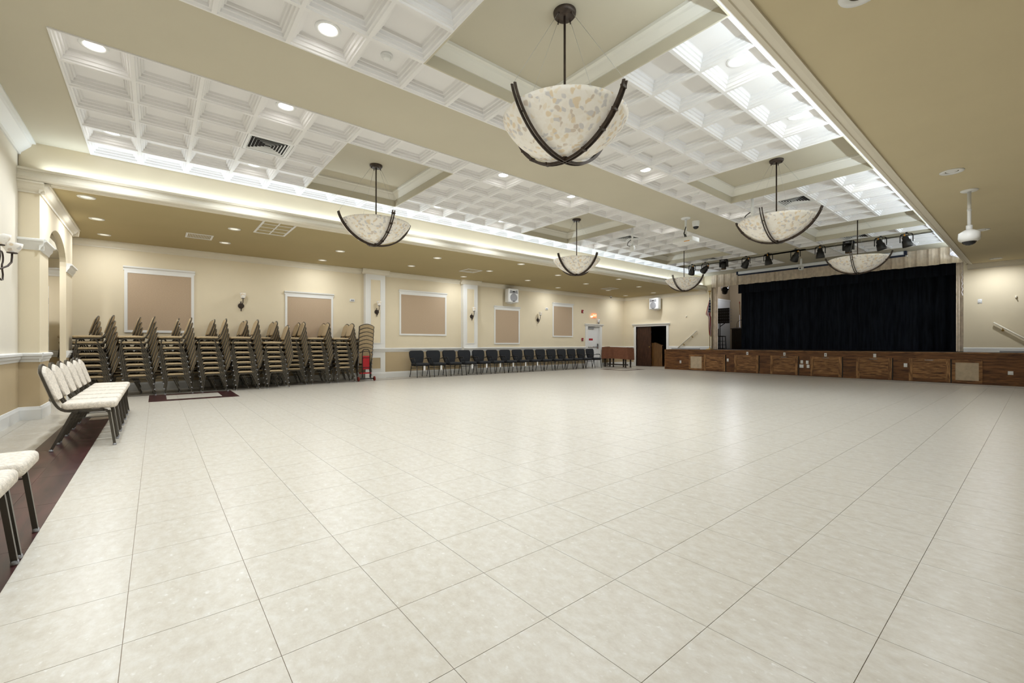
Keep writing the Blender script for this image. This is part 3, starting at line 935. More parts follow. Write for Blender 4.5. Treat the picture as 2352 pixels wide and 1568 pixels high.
CHL = {('right', 0): 'largest looking stone bowl chandelier, in the nearest right ceiling tray', ('left', 0): 'stone bowl chandelier in the left field tray nearest the arch',
       ('right', 1): 'stone bowl chandelier in the middle tray of the right field', ('left', 1): 'stone bowl chandelier in the middle tray of the left field',
       ('right', 2): 'stone bowl chandelier hanging in front of the stage curtain', ('left', 2): 'stone bowl chandelier nearest the flag, before the stage wall'}
ROT = {('right', 0): 3, ('left', 0): 3, ('right', 1): 0, ('left', 1): 0, ('right', 2): 1, ('left', 2): -2}
first = True
for (x, y, side, k) in CH:
    lab = CHL[(side, k)]; rz = radians(ROT[(side, k)])
    if first:
        c0.location = (x, y, 0); c0.rotation_euler = (0, 0, rz); c0['label'] = lab; c0['group'] = 'stone bowl chandeliers'; first = False
    else:
        clone(c0, lab, (x, y, 0), rz, 'stone bowl chandeliers')

# ================================================================== CHAIRS
def bez(pts, n=6):
    """polyline with rounded corners"""
    out = [Vector(pts[0])]
    for i in range(1, len(pts) - 1):
        p, a, b = Vector(pts[i]), Vector(pts[i - 1]), Vector(pts[i + 1])
        r = min((p - a).length, (p - b).length, .055) * .95
        s0 = p + (a - p).normalized() * r; s1 = p + (b - p).normalized() * r
        for k in range(n + 1):
            t = k / n
            out.append(s0 * (1 - t) ** 2 + p * 2 * t * (1 - t) + s1 * t * t)
    out.append(Vector(pts[-1]))
    return [tuple(v) for v in out]

def banquet_chair(label, fabric, thick=.055, rough_edge=False):
    """stacking banquet chair: front = +y, origin on the floor between the feet"""
    t = thing('banquet_chair', label, 'chair')
    r = .0125
    def leg(s, fr):
        x = s * .215
        if fr: p = [(x, .245, .015), (x, .202, .36), (x, .195, .405), (x, .15, .415)]
        else: p = [(x, -.255, .015), (x, -.105, .375), (x, -.085, .41), (x, -.04, .415)]
        return MB().tube(bez(p, 3), 0, flat=(.024, .024))
    glide = MB().lathe([(1e-6, 0), (.015, 0), (.017, .006), (.016, .022), (.012, .024)], n=8)
    gm = glide.mesh('glide', ['plastic_grey'])
    for fr in (1, 0):
        for s in (-1, 1):
            lg = part('leg', leg(s, fr), 'frame_metal', t)
            link('glide', gm, lg, (s * .215, .245 if fr else -.255, 0))
    f = MB()
    for s in (-1, 1):
        f.tube([(s * .215, .16, .415), (s * .215, -.05, .415)], 0, flat=(.024, .024))
        f.tube([(s * .215, .207, .335), (s * .215, -.122, .335)], .005, 6)
    f.box(-.205, .205, .12, .145, .408, .43).box(-.205, .205, -.10, -.075, .408, .43)
    part('seat_frame', f, 'frame_metal', t)
    sc = MB().rbox(-.222, .222, -.185, .265, .428, .428 + thick, .026, 3, puff=.012)
    part('seat', sc, fabric, t)
    # back: uprights come from under the seat, lean back, meet in a crowned top
    def by(z): return -.215 - (z - .45) * .30
    pts = []
    pts += [(-.21, .02, .415), (-.21, -.17, .418), (-.205, by(.50), .50), (-.212, by(.62), .62), (-.232, by(.80), .80), (-.228, by(.855), .855), (-.10, by(.905), .905), (0, by(.925), .925)]
    pts += [(-x, y, z) for x, y, z in pts[:-1]][::-1]
    part('back_frame', MB().tube(bez(pts, 3), 0, flat=(.022, .022)), fabric and 'frame_metal', t)
    # upholstered pad filling the frame
    outl = [(-.15, .53), (-.185, .56), (-.196, .64), (-.216, .80), (-.212, .845), (-.10, .892), (0, .910)]
    outl = outl + [(-x, z) for x, z in outl[:-1]][::-1]
    pb = MB(); n = len(outl)
    for off, ins in ((-.018, .93), (-.026, 1.0), (.012, 1.0), (.030, .93)):
        for x, z in outl:
            zz = .72 + (z - .72) * ins
            pb.v.append((x * ins, by(zz) + off + .004, zz))
    for i in range(3):
        for k in range(n):
            a, c_ = i * n + k, i * n + (k + 1) % n
            pb.face((a, c_, c_ + n, a + n), True)
    pb.face(list(range(n))[::-1], False); pb.face([3 * n + k for k in range(n)], False)
    part('backrest', pb, fabric, t)
    index_kids(t)
    return t

# row of ivory chairs along the near wall, facing the floor
GI = 'ivory banquet chairs along the near wall'
ivory = banquet_chair('', 'ivory_fabric', .078)
IL = ['nearest', 'second', 'third', 'fourth', 'fifth', 'farthest']
for k in range(6):
    lab = 'ivory upholstered banquet chair, %s of six in the row beside the pier' % IL[k]
    loc = (-6.90 - .555 * k, -.61, 0)
    if k == 0:
        ivory.location = loc; ivory['label'] = lab; ivory['group'] = GI
    else:
        clone(ivory, lab, loc, 0, GI)
for x, lab in ((-3.685, 'ivory chair at left picture edge whose rounded seat corner shows most'), (-3.175, 'ivory chair at left picture edge, nearer of the two, mostly cut off')):
    clone(ivory, lab, (x, -.815, 0), 0, 'ivory chairs at the left picture edge')

# stacked tan chairs
tan = banquet_chair('', 'tan_fabric', .05)
used = False
def stack(x, yrear, n, rowname, pos, rz=pi, dz=.121, dy=.016, name=None):
    """chairs face -y (rz=pi): rear feet at y = yrear"""
    global used
    for k in range(n):
        lev = 'bottom' if k == 0 else ('top' if k == n - 1 else ORD[k + 1])
        lab = name % lev if name else 'tan stacking chair, %s%s of %s, %s' % (lev, '' if lev in ('bottom', 'top') else ' from the bottom', pos, rowname)
        if rz == pi: loc = (x, yrear - .255 - dy * k, dz * k)
        else: loc = (x - dy * k, yrear, dz * k)
        if not used:
            tan.location = loc; tan.rotation_euler = (0, 0, rz); tan['label'] = lab; tan['group'] = 'stacked tan chairs along the long wall'; used = True
        else:
            clone(tan, lab, loc, rz, 'stacked tan chairs along the long wall')
for k, y in enumerate((-.70, -.01, .66, 1.35, 2.03, 2.72)):
    stack(-12.775, y, 7 if k == 5 else 8, 'front row', '%s stack from the arch' % ORD[k + 1])
for k, y in enumerate((-.98, -.27, .44, 1.16, 1.86, 2.57, 3.27, 3.93, 4.64)):
    stack(-13.32, y, 8, 'middle row', '%s stack from the arch' % ORD[k + 1])
for k, y in enumerate((1.16, 1.86, 2.58, 3.26, 3.97, 4.67)):
    stack(-13.86, y, 8, 'row against wall', '%s stack from the arch' % ORD[k + 1])
stack(-13.80, 5.09, 8, '', '', rz=pi / 2, dy=-.016, name='tan stacking chair facing the pilaster, %s of the stack behind the red trolley')

# red chair trolley
t = thing('chair_trolley', 'black tubular chair trolley with red back plate and two wheels', 'trolley', (-13.22, 5.02, 0))
part('frame', MB().tube(bez([(0, -.12, .10), (0, -.12, .82), (-.02, -.09, .98), (-.02, .09, .98), (0, .12, .82), (0, .12, .10)], 4), .013, 8), 'black_metal', t)
part('back_plate', MB().rbox(-.014, .004, -.105, .105, .36, .78, .006, 2), 'red_paint', t)
part('crossbar', MB().tube([(0.006, -.12, .42), (0.006, .12, .42)], .009, 6), 'black_metal', t)
part('crossbar', MB().tube([(0.006, -.12, .72), (0.006, .12, .72)], .009, 6), 'black_metal', t)
part('axle', MB().tube([(.03, -.25, .075), (.03, .25, .075)], .018, 8), 'black_metal', t)
part('toe_plate', MB().box(-.16, .0, -.16, .16, .225, .262), 'red_paint', t)
for s in (-1, 1):
    w = MB()
    pr = [(.02, -.02), (.055, -.022), (.07, -.016), (.072, 0), (.07, .016), (.055, .022), (.02, .02)]
    w.lathe(pr, n=18)
    w.v = [(x + .03, z + s * .25, y + .072) for x, y, z in w.v]
    part('wheel', w, 'rubber_red', t)
    part('upright_strut', MB().tube([(0, s * .12, .12), (.03, s * .16, .075)], .012, 6), 'black_metal', t)

# black armchairs against the long wall (front = +x)
def armchair(label):
    t = thing('armchair', label, 'armchair')
    part('seat', MB().rbox(-.22, .26, -.255, .255, .405, .49, .035, 3, puff=.014), 'black_fabric', t)
    b = MB()
    def bx(z): return -.20 - (z - .45) * .16
    out = []
    for (y, z) in arc((-.185, .825), .09, pi, pi / 2, 4) + arc((.185, .825), .09, pi / 2, 0, 4): out.append((y, z))
    out += [(.272, .72), (.245, .60), (.21, .49), (.19, .46)]
    out += [(-.19, .46), (-.21, .49), (-.245, .60), (-.272, .72)]
    n = len(out)
    for off, ins in ((-.03, .94), (-.035, 1.0), (.01, 1.0), (.028, .92)):
        for y, z in out:
            zz = .67 + (z - .67) * ins
            b.v.append((bx(zz) + off, y * ins, zz))
    for i in range(3):
        for k in range(n):
            a, c_ = i * n + k, i * n + (k + 1) % n
            b.face((a, c_, c_ + n, a + n), True)
    b.face(list(range(n))[::-1]); b.face([3 * n + k for k in range(n)])
    part('backrest', b, 'black_fabric', t)
    for fr in (1, 0):
        for s in (-1, 1):
            p = [(.26, s * .235, .0), (.20, s * .225, .40)] if fr else [(-.30, s * .235, .0), (-.19, s * .225, .42)]
            part('leg', MB().tube(p, .0125, 8), 'black_metal', t)
    f = MB().tube([(-.2, -.225, .395), (.21, -.225, .395)], .012, 8).tube([(-.2, .225, .395), (.21, .225, .395)], .012, 8).tube([(.2, -.225, .395), (.2, .225, .395)], .012, 8)
    f.tube([(-.19, -.225, .395), (-.19, .225, .395)], .012, 8)
    part('seat_frame', f, 'black_metal', t)
    part('stretcher', MB().tube([(-.227, -.228, .31), (-.227, .228, .31)], .010, 8), 'black_metal', t)
    for s in (-1, 1):
        part('armrest', MB().tube(bez([(-.23, s * .27, .62), (-.10, s * .285, .645), (.10, s * .285, .645), (.17, s * .28, .60), (.15, s * .235, .395)], 4), .0125, 8)
             .rbox(-.12, .12, s * .285 - .025, s * .285 + .025, .645, .668, .011, 2), 'black_metal', t)
    index_kids(t)
    return t
blk = armchair('')
GB = 'black armchairs against the long wall'
tag_me = MB().box(0, .002, -.035, .035, -.16, 0).box(.0022, .003, -.028, .028, -.145, -.09).mesh('paper_tag', ['paper'])
NB = 15
for k in range(NB):
    lab = ('black fabric armchair nearest the trolley, first of the long row' if k == 0 else 'black fabric armchair beside the brown draped furniture, last of the long row' if k == NB - 1
           else 'black fabric armchair, %s from the trolley in the long row' % ORD[k + 1])
    loc = (-13.57, 7.04 + (16.26 - 7.06) * k / (NB - 1), 0)
    if k == 0:
        blk.location = loc; blk['label'] = lab; blk['group'] = GB; ch = blk
    else:
        ch = clone(blk, lab, loc, 0, GB)
    if k < 9 and k != 2:
        link('paper_tag', tag_me, ch, (.222, .05, .40))

# ================================================================== BROWN DRAPED FURNITURE
t = thing('wooden_console', 'dark wooden legs of low furniture under the brown cloth', 'furniture', (-13.33, 17.75, 0))
part('case', MB().box(-.70, .70, -.24, .26, .44, .95), 'podium_wood', t)
for (x, y) in ((-.62, -.2), (.62, -.2), (-.62, .2), (.62, .2), (-.1, -.2), (.28, .1)):
    part('leg', MB().lathe([(.045, 0), (.03, .05), (.04, .2), (.035, .3), (.05, .44)], (x, y, 0), 10, close=True), 'podium_wood', t)
part('stretcher', MB().box(-.62, .62, -.02, .02, .1, .15), 'podium_wood', t)
def cloth(u, v):
    # v: 0 hem .. 1 top edge ; u around the perimeter
    per = [(-.74, -.29), (.74, -.29), (.74, .32), (-.74, .32)]
    L = [1.48, .61, 1.48, .61]; s = u * sum(L)
    for i in range(4):
        if s <= L[i] or i == 3: break
        s -= L[i]
    f_ = min(s / L[i], 1); a, b = per[i], per[(i + 1) % 4]
    x, y = a[0] + (b[0] - a[0]) * f_, a[1] + (b[1] - a[1]) * f_
    n_ = ((0, -1), (1, 0), (0, 1), (-1, 0))[i]
    fl = (1 - v) * (.035 + .03 * sin(u * 38) + .02 * sin(u * 71 + 1))
    z = .40 + .03 * sin(u * 9) + (.965 - .40) * v
    if i in (3,) : z += .02
    return (x + n_[0] * fl, y + n_[1] * fl, z)
cl = MB().grid(cloth, 96, 8)
cl.box(-.74, .74, -.29, .32, .955, .97)
o = part('cloth_cover', cl, 'brown_cloth'); o.location = (-13.33, 17.75, 0)
tag(o, 'brown cloth draped over low furniture in the room corner', 'cloth')

# ================================================================== STAGE
st = thing('stage', 'raised wooden stage with panelled front across the hall end', 'stage', (0, 0, 0))
fb_ = MB().box(-10.9, XR, YS + .015, YS + .06, 0, ZST - .03)
part('front_board', fb_, 'stage_wood', st)
part('deck', MB().box(-10.9, XR, YS + .06, YF, ZST - .06, ZST).box(PX0, PX1, YF, 24.0, ZST - .06, ZST).box(-10.6, PX0, YF + .2, 24, ZST - .06, ZST).box(PX1, 2, YF + .2, 24, ZST - .06, ZST), 'stage_floor', st)
part('nosing', MB().box(-10.92, XR, YS - .012, YS + .06, ZST - .03, ZST + .002), 'stage_wood_light', st)
part('end_board', MB().box(-10.93, -10.9, YS, YF, 0, ZST), 'stage_wood_light', st)
part('kick_board', MB().box(-10.9, XR, YS, YS + .015, 0, .09), 'stage_wood', st)
DOORS = [(-9.08, -8.18, False), (-7.82, -6.91, False), (-6.49, -5.57, True), (-5.18, -4.27, True), (-3.88, -2.97, True), (-2.57, -1.66, True), (0.0, .92, True)]
for k, (a, b, hd) in enumerate(DOORS):
    d_ = part('access_door', MB().box(a + .08, b - .08, YS - .012, YS + .015, .09, .62), 'stage_wood_light', st)
    for (c0_, c1_, z0_, z1_) in ((a, a + .09, .015, .705), (b - .09, b, .015, .705)):
        part('stile', MB().box(c0_, c1_, YS - .024, YS + .015, z0_, z1_), 'stage_wood_stile', d_)
    part('top_rail', MB().box(a + .09, b - .09, YS - .024, YS + .015, .615, .705), 'stage_wood_light', d_)
    part('bottom_rail', MB().box(a + .09, b - .09, YS - .024, YS + .015, .015, .10), 'stage_wood', d_)
    part('shadow_gap', MB().box(b, b + .025, YS - .004, YS + .015, .0, .70), 'slot_dark', d_)
    if hd:
        m0 = (a + b) / 2
        part('pull_handle', MB().tube(bez([(m0 - .10, YS - .024, .66), (m0 - .10, YS - .05, .66), (m0 + .10, YS - .05, .66), (m0 + .10, YS - .024, .66)], 2), .007, 6), 'chrome', d_)
for a, b in ((-9.75, -9.10), (-1.63, -1.02)):
    v_ = part('vent_cover', MB().box(a + .07, b - .07, YS - .006, YS + .015, .095, .61), 'vent_panel', st)
    part('vent_frame', MB().box(a, a + .07, YS - .02, YS + .015, .03, .69).box(b - .07, b, YS - .02, YS + .015, .03, .69).box(a + .07, b - .07, YS - .02, YS + .015, .61, .69).box(a + .07, b - .07, YS - .02, YS + .015, .03, .095), 'stage_wood_light', v_)
def plate(x, z, w=.075, h=.12, y=YS + .015, kind='plain', par=None):
    p_ = part('outlet_plate', MB().rbox(x - w / 2, x + w / 2, y - .008, y, z - h / 2, z + h / 2, .003, 1), 'plastic_white', par or st)
    if kind == 'jack':
        part('jack', MB().tube([(x, y - .010, z), (x, y - .006, z)], .016, 10), 'black_metal', p_)
    elif kind == 'duplex':
        for q in (-.03, .03): part('socket', MB().box(x - .018, x + .018, y - .0095, y - .007, z + q - .02, z + q + .02), 'plastic_grey', p_)
    elif kind == 'quad':
        for q in (-.035, .035): part('socket', MB().box(x + q - .022, x + q + .022, y - .0095, y - .007, z - .035, z + .035), 'plastic_grey', p_)
plate(-10.155, .352, kind='duplex'); plate(-8.09, .49); plate(-7.33, .775, kind='jack'); plate(-6.02, .77, kind='jack'); plate(-4.74, .768, kind='jack'); plate(-3.40, .77)
plate(-5.46, .50, .08); plate(-5.29, .49, .08); plate(-5.47, .345, .13); plate(-5.265, .346, .085); plate(-2.65, .485, .085); plate(-.5, .352, .1, .1)

# taupe valance and side drapes
def pleated(x0, x1, y, z0, z1, amp, pitch, name, m, label, cat, hem=0.0, sharp=False, th=.012, seg=12, zseg=3):
    L = x1 - x0; n = int(L / pitch * seg)
    def prof(x):
        ph = (x / pitch) * 2 * pi + .6 * sin(x * 3.1)
        s_ = sin(ph)
        if sharp: s_ = max(-1, min(1, s_ * 2.2)) * .8 + .2 * sin(ph * 3)
        return amp * s_ * (.8 + .2 * sin(x * 5.3))
    b = MB()
    def fr(u, v):
        x = x0 + L * u
        return (x, y - prof(x) * (1.15 - .35 * v), z0 + (z1 - z0) * v + hem * (1 - v) * sin(x * 9))
    def bk(u, v):
        p_ = fr(u, v); return (p_[0], p_[1] + th, p_[2])
    b.grid(fr, n, zseg).grid(bk, n, zseg)
    o_ = part(name, b, m)
    return tag(o_, label, cat)
pleated(PX0, PX1, YF - .05, 3.69, 4.25, .04, .29, 'stage_valance', 'taupe', 'taupe pleated valance across the top of the stage opening', 'valance', .006, True)
pleated(PX0 + .02, PX0 + .25, YF + .12, ZST + .01, 3.9, .025, .10, 'side_drape', 'taupe', 'narrow taupe side drape at the flag end of the stage', 'curtain')
pleated(PX1 - .17, PX1 - .005, YF + .10, ZST + .01, 3.9, .025, .09, 'side_drape', 'taupe', 'narrow taupe side drape at the right end of the stage', 'curtain')
pleated(-8.60, PX1 + .3, 20.25, 3.42, 4.5, .02, .9, 'black_border', 'curtain_black', 'black border curtain hanging just behind the taupe valance', 'curtain', .01)
pleated(-8.62, PX1 + .5, 20.6, ZST + .015, 4.5, .055, .36, 'stage_curtain', 'curtain_black', 'large black main curtain closed across the stage', 'curtain', 0, zseg=4)

# stage house
sh = MB().box(-10.65, 2.2, 23.9, 24.05, ZST, 4.9).box(2.1, 2.2, YF + .2, 24, ZST, 4.9)
struct('wall_stage_back', sh, 'stage_wall')
struct('wall_stage_side', MB().box(-10.64, -10.6, YF + .2, 23.9, ZST, 4.9), 'stage_wall')
struct('ceiling_stage', MB().box(-10.65, 2.2, YF + .2, 24, 4.75, 4.85), 'dark_room')
d4 = part('door_4', MB().box(-10.6, -10.56, 22.3, 23.84, ZST, 3.42), 'door_white'); d4['kind'] = 'structure'
part('door_frame', MB().box(-10.6, -10.55, 22.22, 22.3, ZST, 3.5).box(-10.6, -10.55, 22.3, 23.88, 3.42, 3.5), 'trim', d4)
t = thing('stage_work_light', 'black spotlight hanging inside the stage opening at left', 'spotlight', (-9.72, 21.4, 3.75))
part('housing', MB().lathe([(.05, -.16), (.13, -.14), (.15, .1), (.08, .16)], n=14, close=True), 'black_metal', t, (0, 0, 0), (.7, .5, 0))
part('yoke', MB().tube(bez([(-.17, 0, 0), (-.17, 0, .28), (.17, 0, .28), (.17, 0, 0)], 3), .012, 6).tube([(0, 0, .28), (0, 0, 1.0)], .012, 6), 'black_metal', t)
l = bpy.data.lights.new('work_lamp', 'POINT'); l.energy = P_STAGE; l.shadow_soft_size = .15; l.color = (.9, .93, 1)
link('lamp', l, t, (.1, .6, .2))

# number board on a stand
t = thing('number_board', 'black board with rows of grey numbers behind the side drape', 'board', (-10.05, 22.0, ZST))
part('panel', MB().box(-.28, .28, -.02, .02, 1.28, 2.04), 'black_metal', t)
nums = list(range(1, 76))
for r_ in range(5):
    row = ' '.join('%02d' % (r_ * 15 + q + 1) for q in range(8))
    me = text_mesh(row, .082, 'number_grey')
    link('number_row', me, t, (0, -.022, 1.95 - r_ * .145), (pi / 2, 0, 0))
part('post', MB().tube([(-.19, .0, 0), (-.19, .0, 1.3)], .022, 8).tube([(-.19, .0, 1.12), (.05, 0, 1.28)], .02, 6).box(-.35, -.03, -.2, .2, 0, .03), 'black_metal', t)
t = thing('bar_stool', 'black wooden stool with low back on the stage', 'stool', (-9.93, 21.4, ZST))
part('seat', MB().rbox(-.19, .19, -.19, .19, .60, .64, .015, 2), 'podium_wood', t)
for (x, y) in ((-.16, -.16), (.16, -.16), (-.16, .16), (.16, .16)):
    part('leg', MB().tube([(x * 1.15, y * 1.15, 0), (x, y, .6)], .018, 8), 'black_metal', t)
for z in (.2, .38):
    part('rung', MB().tube([(-.17, -.17, z), (.17, -.17, z)], .011, 6).tube([(-.17, .17, z), (.17, .17, z)], .011, 6).tube([(-.17, -.17, z), (-.17, .17, z)], .011, 6).tube([(.17, -.17, z), (.17, .17, z)], .011, 6), 'black_metal', t)
part('backrest', MB().box(-.21, -.17, -.19, .19, .62, 1.0), 'black_metal', t)
t = thing('podium', 'dark brown podium with gooseneck microphone beside the black curtain', 'podium', (-9.12, 21.6, ZST))
part('body', MB().box(-.27, .27, -.22, .22, 0, .96), 'podium_wood', t)
part('shelf_line', MB().box(-.275, .275, -.225, .225, .42, .44), 'black_metal', t)
part('top', MB().prism([(-.25, .96), (.25, 1.02), (.25, 1.05), (-.25, .99)], -.31, .31, 'x'), 'podium_wood', t)
part('microphone', MB().tube([(-.12, 0, 1.02), (-.12, 0, 1.2), (-.08, 0, 1.32), (.02, -.02, 1.38), (.08, -.03, 1.39)], .008, 6).sphere((.10, -.03, 1.39), .028, 8, 6), 'black_metal', t)
t = thing('furled_banner', 'furled white banner on wooden pole leaning in stage corner', 'banner', (-9.78, 22.9, ZST))
part('pole', MB().tube([(.30, -.2, 0.02), (-.12, .55, 2.35)], .016, 8), 'lectern_wood', t)
part('cloth', MB().tube([(.26, -.16, .22), (.22, -.08, .45), (.10, .10, .95), (.0, .33, 1.45), (-.05, .42, 1.75)], .075, 8, r2=.02), 'paper', t)
part('finial', MB().lathe([(1e-6, 0), (.03, .03), (.02, .08), (1e-6, .14)], (-.125, .56, 2.34), 8), 'rubber_red', t)

# flag on a stand
t = thing('flag_stand', 'brass flag pole with eagle finial standing on stage', 'flag pole', (-9.17, 18.75, ZST))
part('base', MB().lathe([(1e-6, 0), (.17, 0), (.17, .015), (.10, .035), (.03, .05), (.022, .12), (1e-6, .12)], n=24), 'gold', t)
part('pole', MB().tube([(0, 0, .05), (0, 0, 2.42)], .0135, 10), 'gold', t)
fn = MB().lathe([(1e-6, 2.40), (.022, 2.42), (.03, 2.45), (.015, 2.48), (.012, 2.51)], n=12)
fn.sphere((0, 0, 2.55), .03, 8, 6, 1.6)
for s in (-1, 1): fn.prism([(s * .01, 2.54), (s * .07, 2.60), (s * .055, 2.54), (s * .02, 2.50)], -.006, .006)
part('finial', fn, 'gold', t)
fl = MB(); NU, NV = 44, 22
uvs = []
FT = [(0, .01, .02, 2.28), (.14, -.05, .06, 2.05), (.36, -.135, .07, 1.66), (.44, -.15, .075, 1.54), (.50, -.05, .085, 1.44), (.57, -.035, .09, 1.33), (.76, -.03, .105, 1.02), (1, .0, .085, .62)]
def fpos(u, v):
    # u runs down the hanging cloth, v across it; outline of the gathered flag, folds in depth
    for k in range(len(FT) - 1):
        if u <= FT[k + 1][0]: break
    a, b = FT[k], FT[k + 1]
    f_ = (u - a[0]) / (b[0] - a[0])
    x0_, x1_, z_ = (a[q] + (b[q] - a[q]) * f_ for q in (1, 2, 3))
    y_ = -.03 - .045 * sin(v * 13 + u * 2.0) * min(1, u * 4) + .02 * cos(v * 6)
    return (x0_ + (x1_ - x0_) * v, y_, z_ - .05 * v * u)
for i in range(NU + 1):
    for j in range(NV + 1):
        fl.v.append(fpos(i / NU, j / NV)); uvs.append((.05 + .95 * i / NU, min(.999, .02 + .72 * j / NV + .30 * i / NU)))
for i in range(NU):
    for j in range(NV):
        a = i * (NV + 1) + j
        fl.face((a, a + NV + 1, a + NV + 2, a + 1), True)
fme = fl.mesh('flag', ['flag_cloth'])
ul = fme.uv_layers.new(name='UVMap')
for lp in fme.loops: ul.data[lp.index].uv = uvs[lp.vertex_index]
fo = link('flag', fme, None, (-9.17, 18.75, ZST))
tag(fo, 'American flag with gold fringe hanging in folds from its pole', 'flag')
part('fringe', MB().tube([fpos(1, j / NV) for j in range(NV + 1)], .008, 5).tube([fpos(i / NU, 0) for i in range(NU + 1)], .006, 5), 'gold_fringe', fo)

# balloon bunch and streamer at the right end of the valance
t = thing('foil_streamer', 'shiny foil party decoration hanging at the right valance corner', 'decoration', (-1.66, YF - .16, 3.9))
part('foil', MB().grid(lambda u, v: (-.12 + .28 * u, .03 * sin(v * 7 + u * 5), .26 - .38 * v * (.6 + .4 * u)), 8, 8), 'balloon', t)
sx_ = [(.14 + .015 * sin(k * 1.9), .10 + .015 * cos(k * 1.9), -.1 - k * .055) for k in range(22)]
part('ribbon', MB().tube(sx_, 0, flat=(.02, .002)), 'balloon', t)

# ================================================================== STAGE LIGHTS
part('light_pipe', MB().tube([(LX0 - 5 * CX + .02, 16.15, 4.30), (RXE - .02, 16.15, 4.30)], .022, 10), 'olive', ceiling)
def par_can(label, x, rx, ry, rz, zdrop):
    t = thing('par_spotlight', label, 'spotlight', (x, 16.15, 4.28), rz, 'spotlights on the ceiling pipe')
    part('clamp', MB().box(-.02, .02, -.03, .03, -.04, .05).tube([(0, 0, -.06), (0, 0, -.02)], .01, 6), 'black_metal', t)
    part('yoke', MB().tube(bez([(-.135, 0, -.30), (-.135, 0, -.10), (-.09, 0, -.06), (.09, 0, -.06), (.135, 0, -.10), (.135, 0, -.30)], 3), 0, flat=(.012, .022)), 'black_metal', t)
    h = part('can', MB().lathe([(1e-6, .16), (.045, .16), (.07, .12), (.075, .05), (.10, .03), (.105, -.05), (.115, -.09), (.12, -.15), (.108, -.15), (.10, -.10), (1e-6, -.09)], n=18), 'black_metal', t, (0, 0, -.28), (rx, ry, 0))
    part('connector', MB().tube([(0, 0, .15), (.0, .02, .21)], .016, 6), 'amber', h)
    part('power_lead', MB().tube([(.02, .03, -.03), (.05, .05, -.10), (.03, .03, -.16)], .006, 5), 'black_metal', t)
    return t
def moving_head(label, x):
    t = thing('moving_head_light', label, 'stage light', (x, 16.15, 4.28), 0, 'moving head lights on the ceiling pipe')
    part('base', MB().rbox(-.13, .13, -.10, .10, -.12, -.02, .02, 2), 'black_metal', t)
    part('yoke', MB().box(-.14, -.105, -.055, .055, -.30, -.10).box(.105, .14, -.055, .055, -.30, -.10), 'black_metal', t)
    part('head', MB().lathe([(1e-6, .12), (.07, .12), (.10, .06), (.10, -.04), (.08, -.07), (.08, -.14), (1e-6, -.13)], (0, 0, -.25), 16), 'black_metal', t)
    part('badge', MB().box(-.05, .05, -.104, -.1, -.085, -.065), 'plastic_grey', t)
    part('signal_plug', MB().tube([(.13, -.02, -.07), (.16, -.02, -.09)], .016, 6), 'navy', t)
    part('lens_ring', MB().lathe([(.075, -.392), (.08, -.392), (.08, -.385)], n=16), 'amber', t)
SL = [(-8.6, .35, .45), (-8.08, .3, .95), (-7.38, None, None), (-6.6, .3, .6), (-5.88, .25, -.05), (-5.06, .35, .5), (-4.38, .2, 0), (-3.66, None, None), (-2.91, .25, -.25), (-2.35, .3, -.2)]
names = ['leftmost black par spotlight on the ceiling pipe', 'second black par spotlight from the left on the ceiling pipe', 'black moving head light third from left on ceiling pipe',
         'black par spotlight fourth from left on ceiling pipe', 'black par spotlight fifth from left, over the central beam', 'black par spotlight sixth from left, above the small white camera',
         'black par spotlight seventh from left on ceiling pipe', 'black moving head light above the chandelier before the curtain', 'black par spotlight second from right on ceiling pipe', 'rightmost black par spotlight on the ceiling pipe']
for (x, rx, ry), nm in zip(SL, names):
    if rx is None: moving_head(nm, x)
    else: par_can(nm, x, rx, ry, 0, 0)

# projection screen case
t = thing('projection_screen', 'long white projection screen case with dark hem above valance', 'projection screen', (-5.47, 19.1, 4.09))
part('case', MB().rbox(-2.64, 2.64, -.07, .07, 0, .12, .02, 2), 'screen_white', t)
part('hem_bar', MB().box(-2.66, 2.66, -.02, .02, -.055, 0.0), 'navy', t)
for s in (-1, 1): part('end_cap', MB().box(s * 2.64, s * 2.70, -.072, .072, -.005, .12), 'navy', t)
for s in (-1, 1): part('pull_knob', MB().sphere((s * 2.71, 0, -.045), .02, 8, 6), 'plastic_white', t)

# projector on a pole
t = thing('projector', 'white projector hanging on a pole from the central beam', 'projector', (-5.48, 9.99, ZC))
part('ceiling_plate', MB().lathe([(1e-6, -.025), (.10, -.025), (.11, -.01), (.11, 0)], n=20), 'plastic_white', t)
part('pole', MB().tube([(0, 0, -.02), (0, 0, -.50)], .026, 10), 'plastic_white', t)
part('cables', MB().tube([(.02, -.03, -.22), (-.03, -.03, -.38), (.0, -.04, -.46), (-.06, -.04, -.56)], .012, 6).tube([(0, -.03, -.4), (.06, -.04, -.5), (.03, -.04, -.56)], .010, 6), 'black_metal', t)
pb = part('body', MB().rbox(-.26, .26, -.19, .19, -.62, -.50, .02, 2), 'plastic_white', t)
part('lens_cover', MB().tube([(.12, .19, -.56), (.12, .22, -.56)], .045, 14), 'glass_dark', pb)
part('amber_label', MB().box(.06, .2, -.193, -.19, -.618, -.60), 'amber', pb)
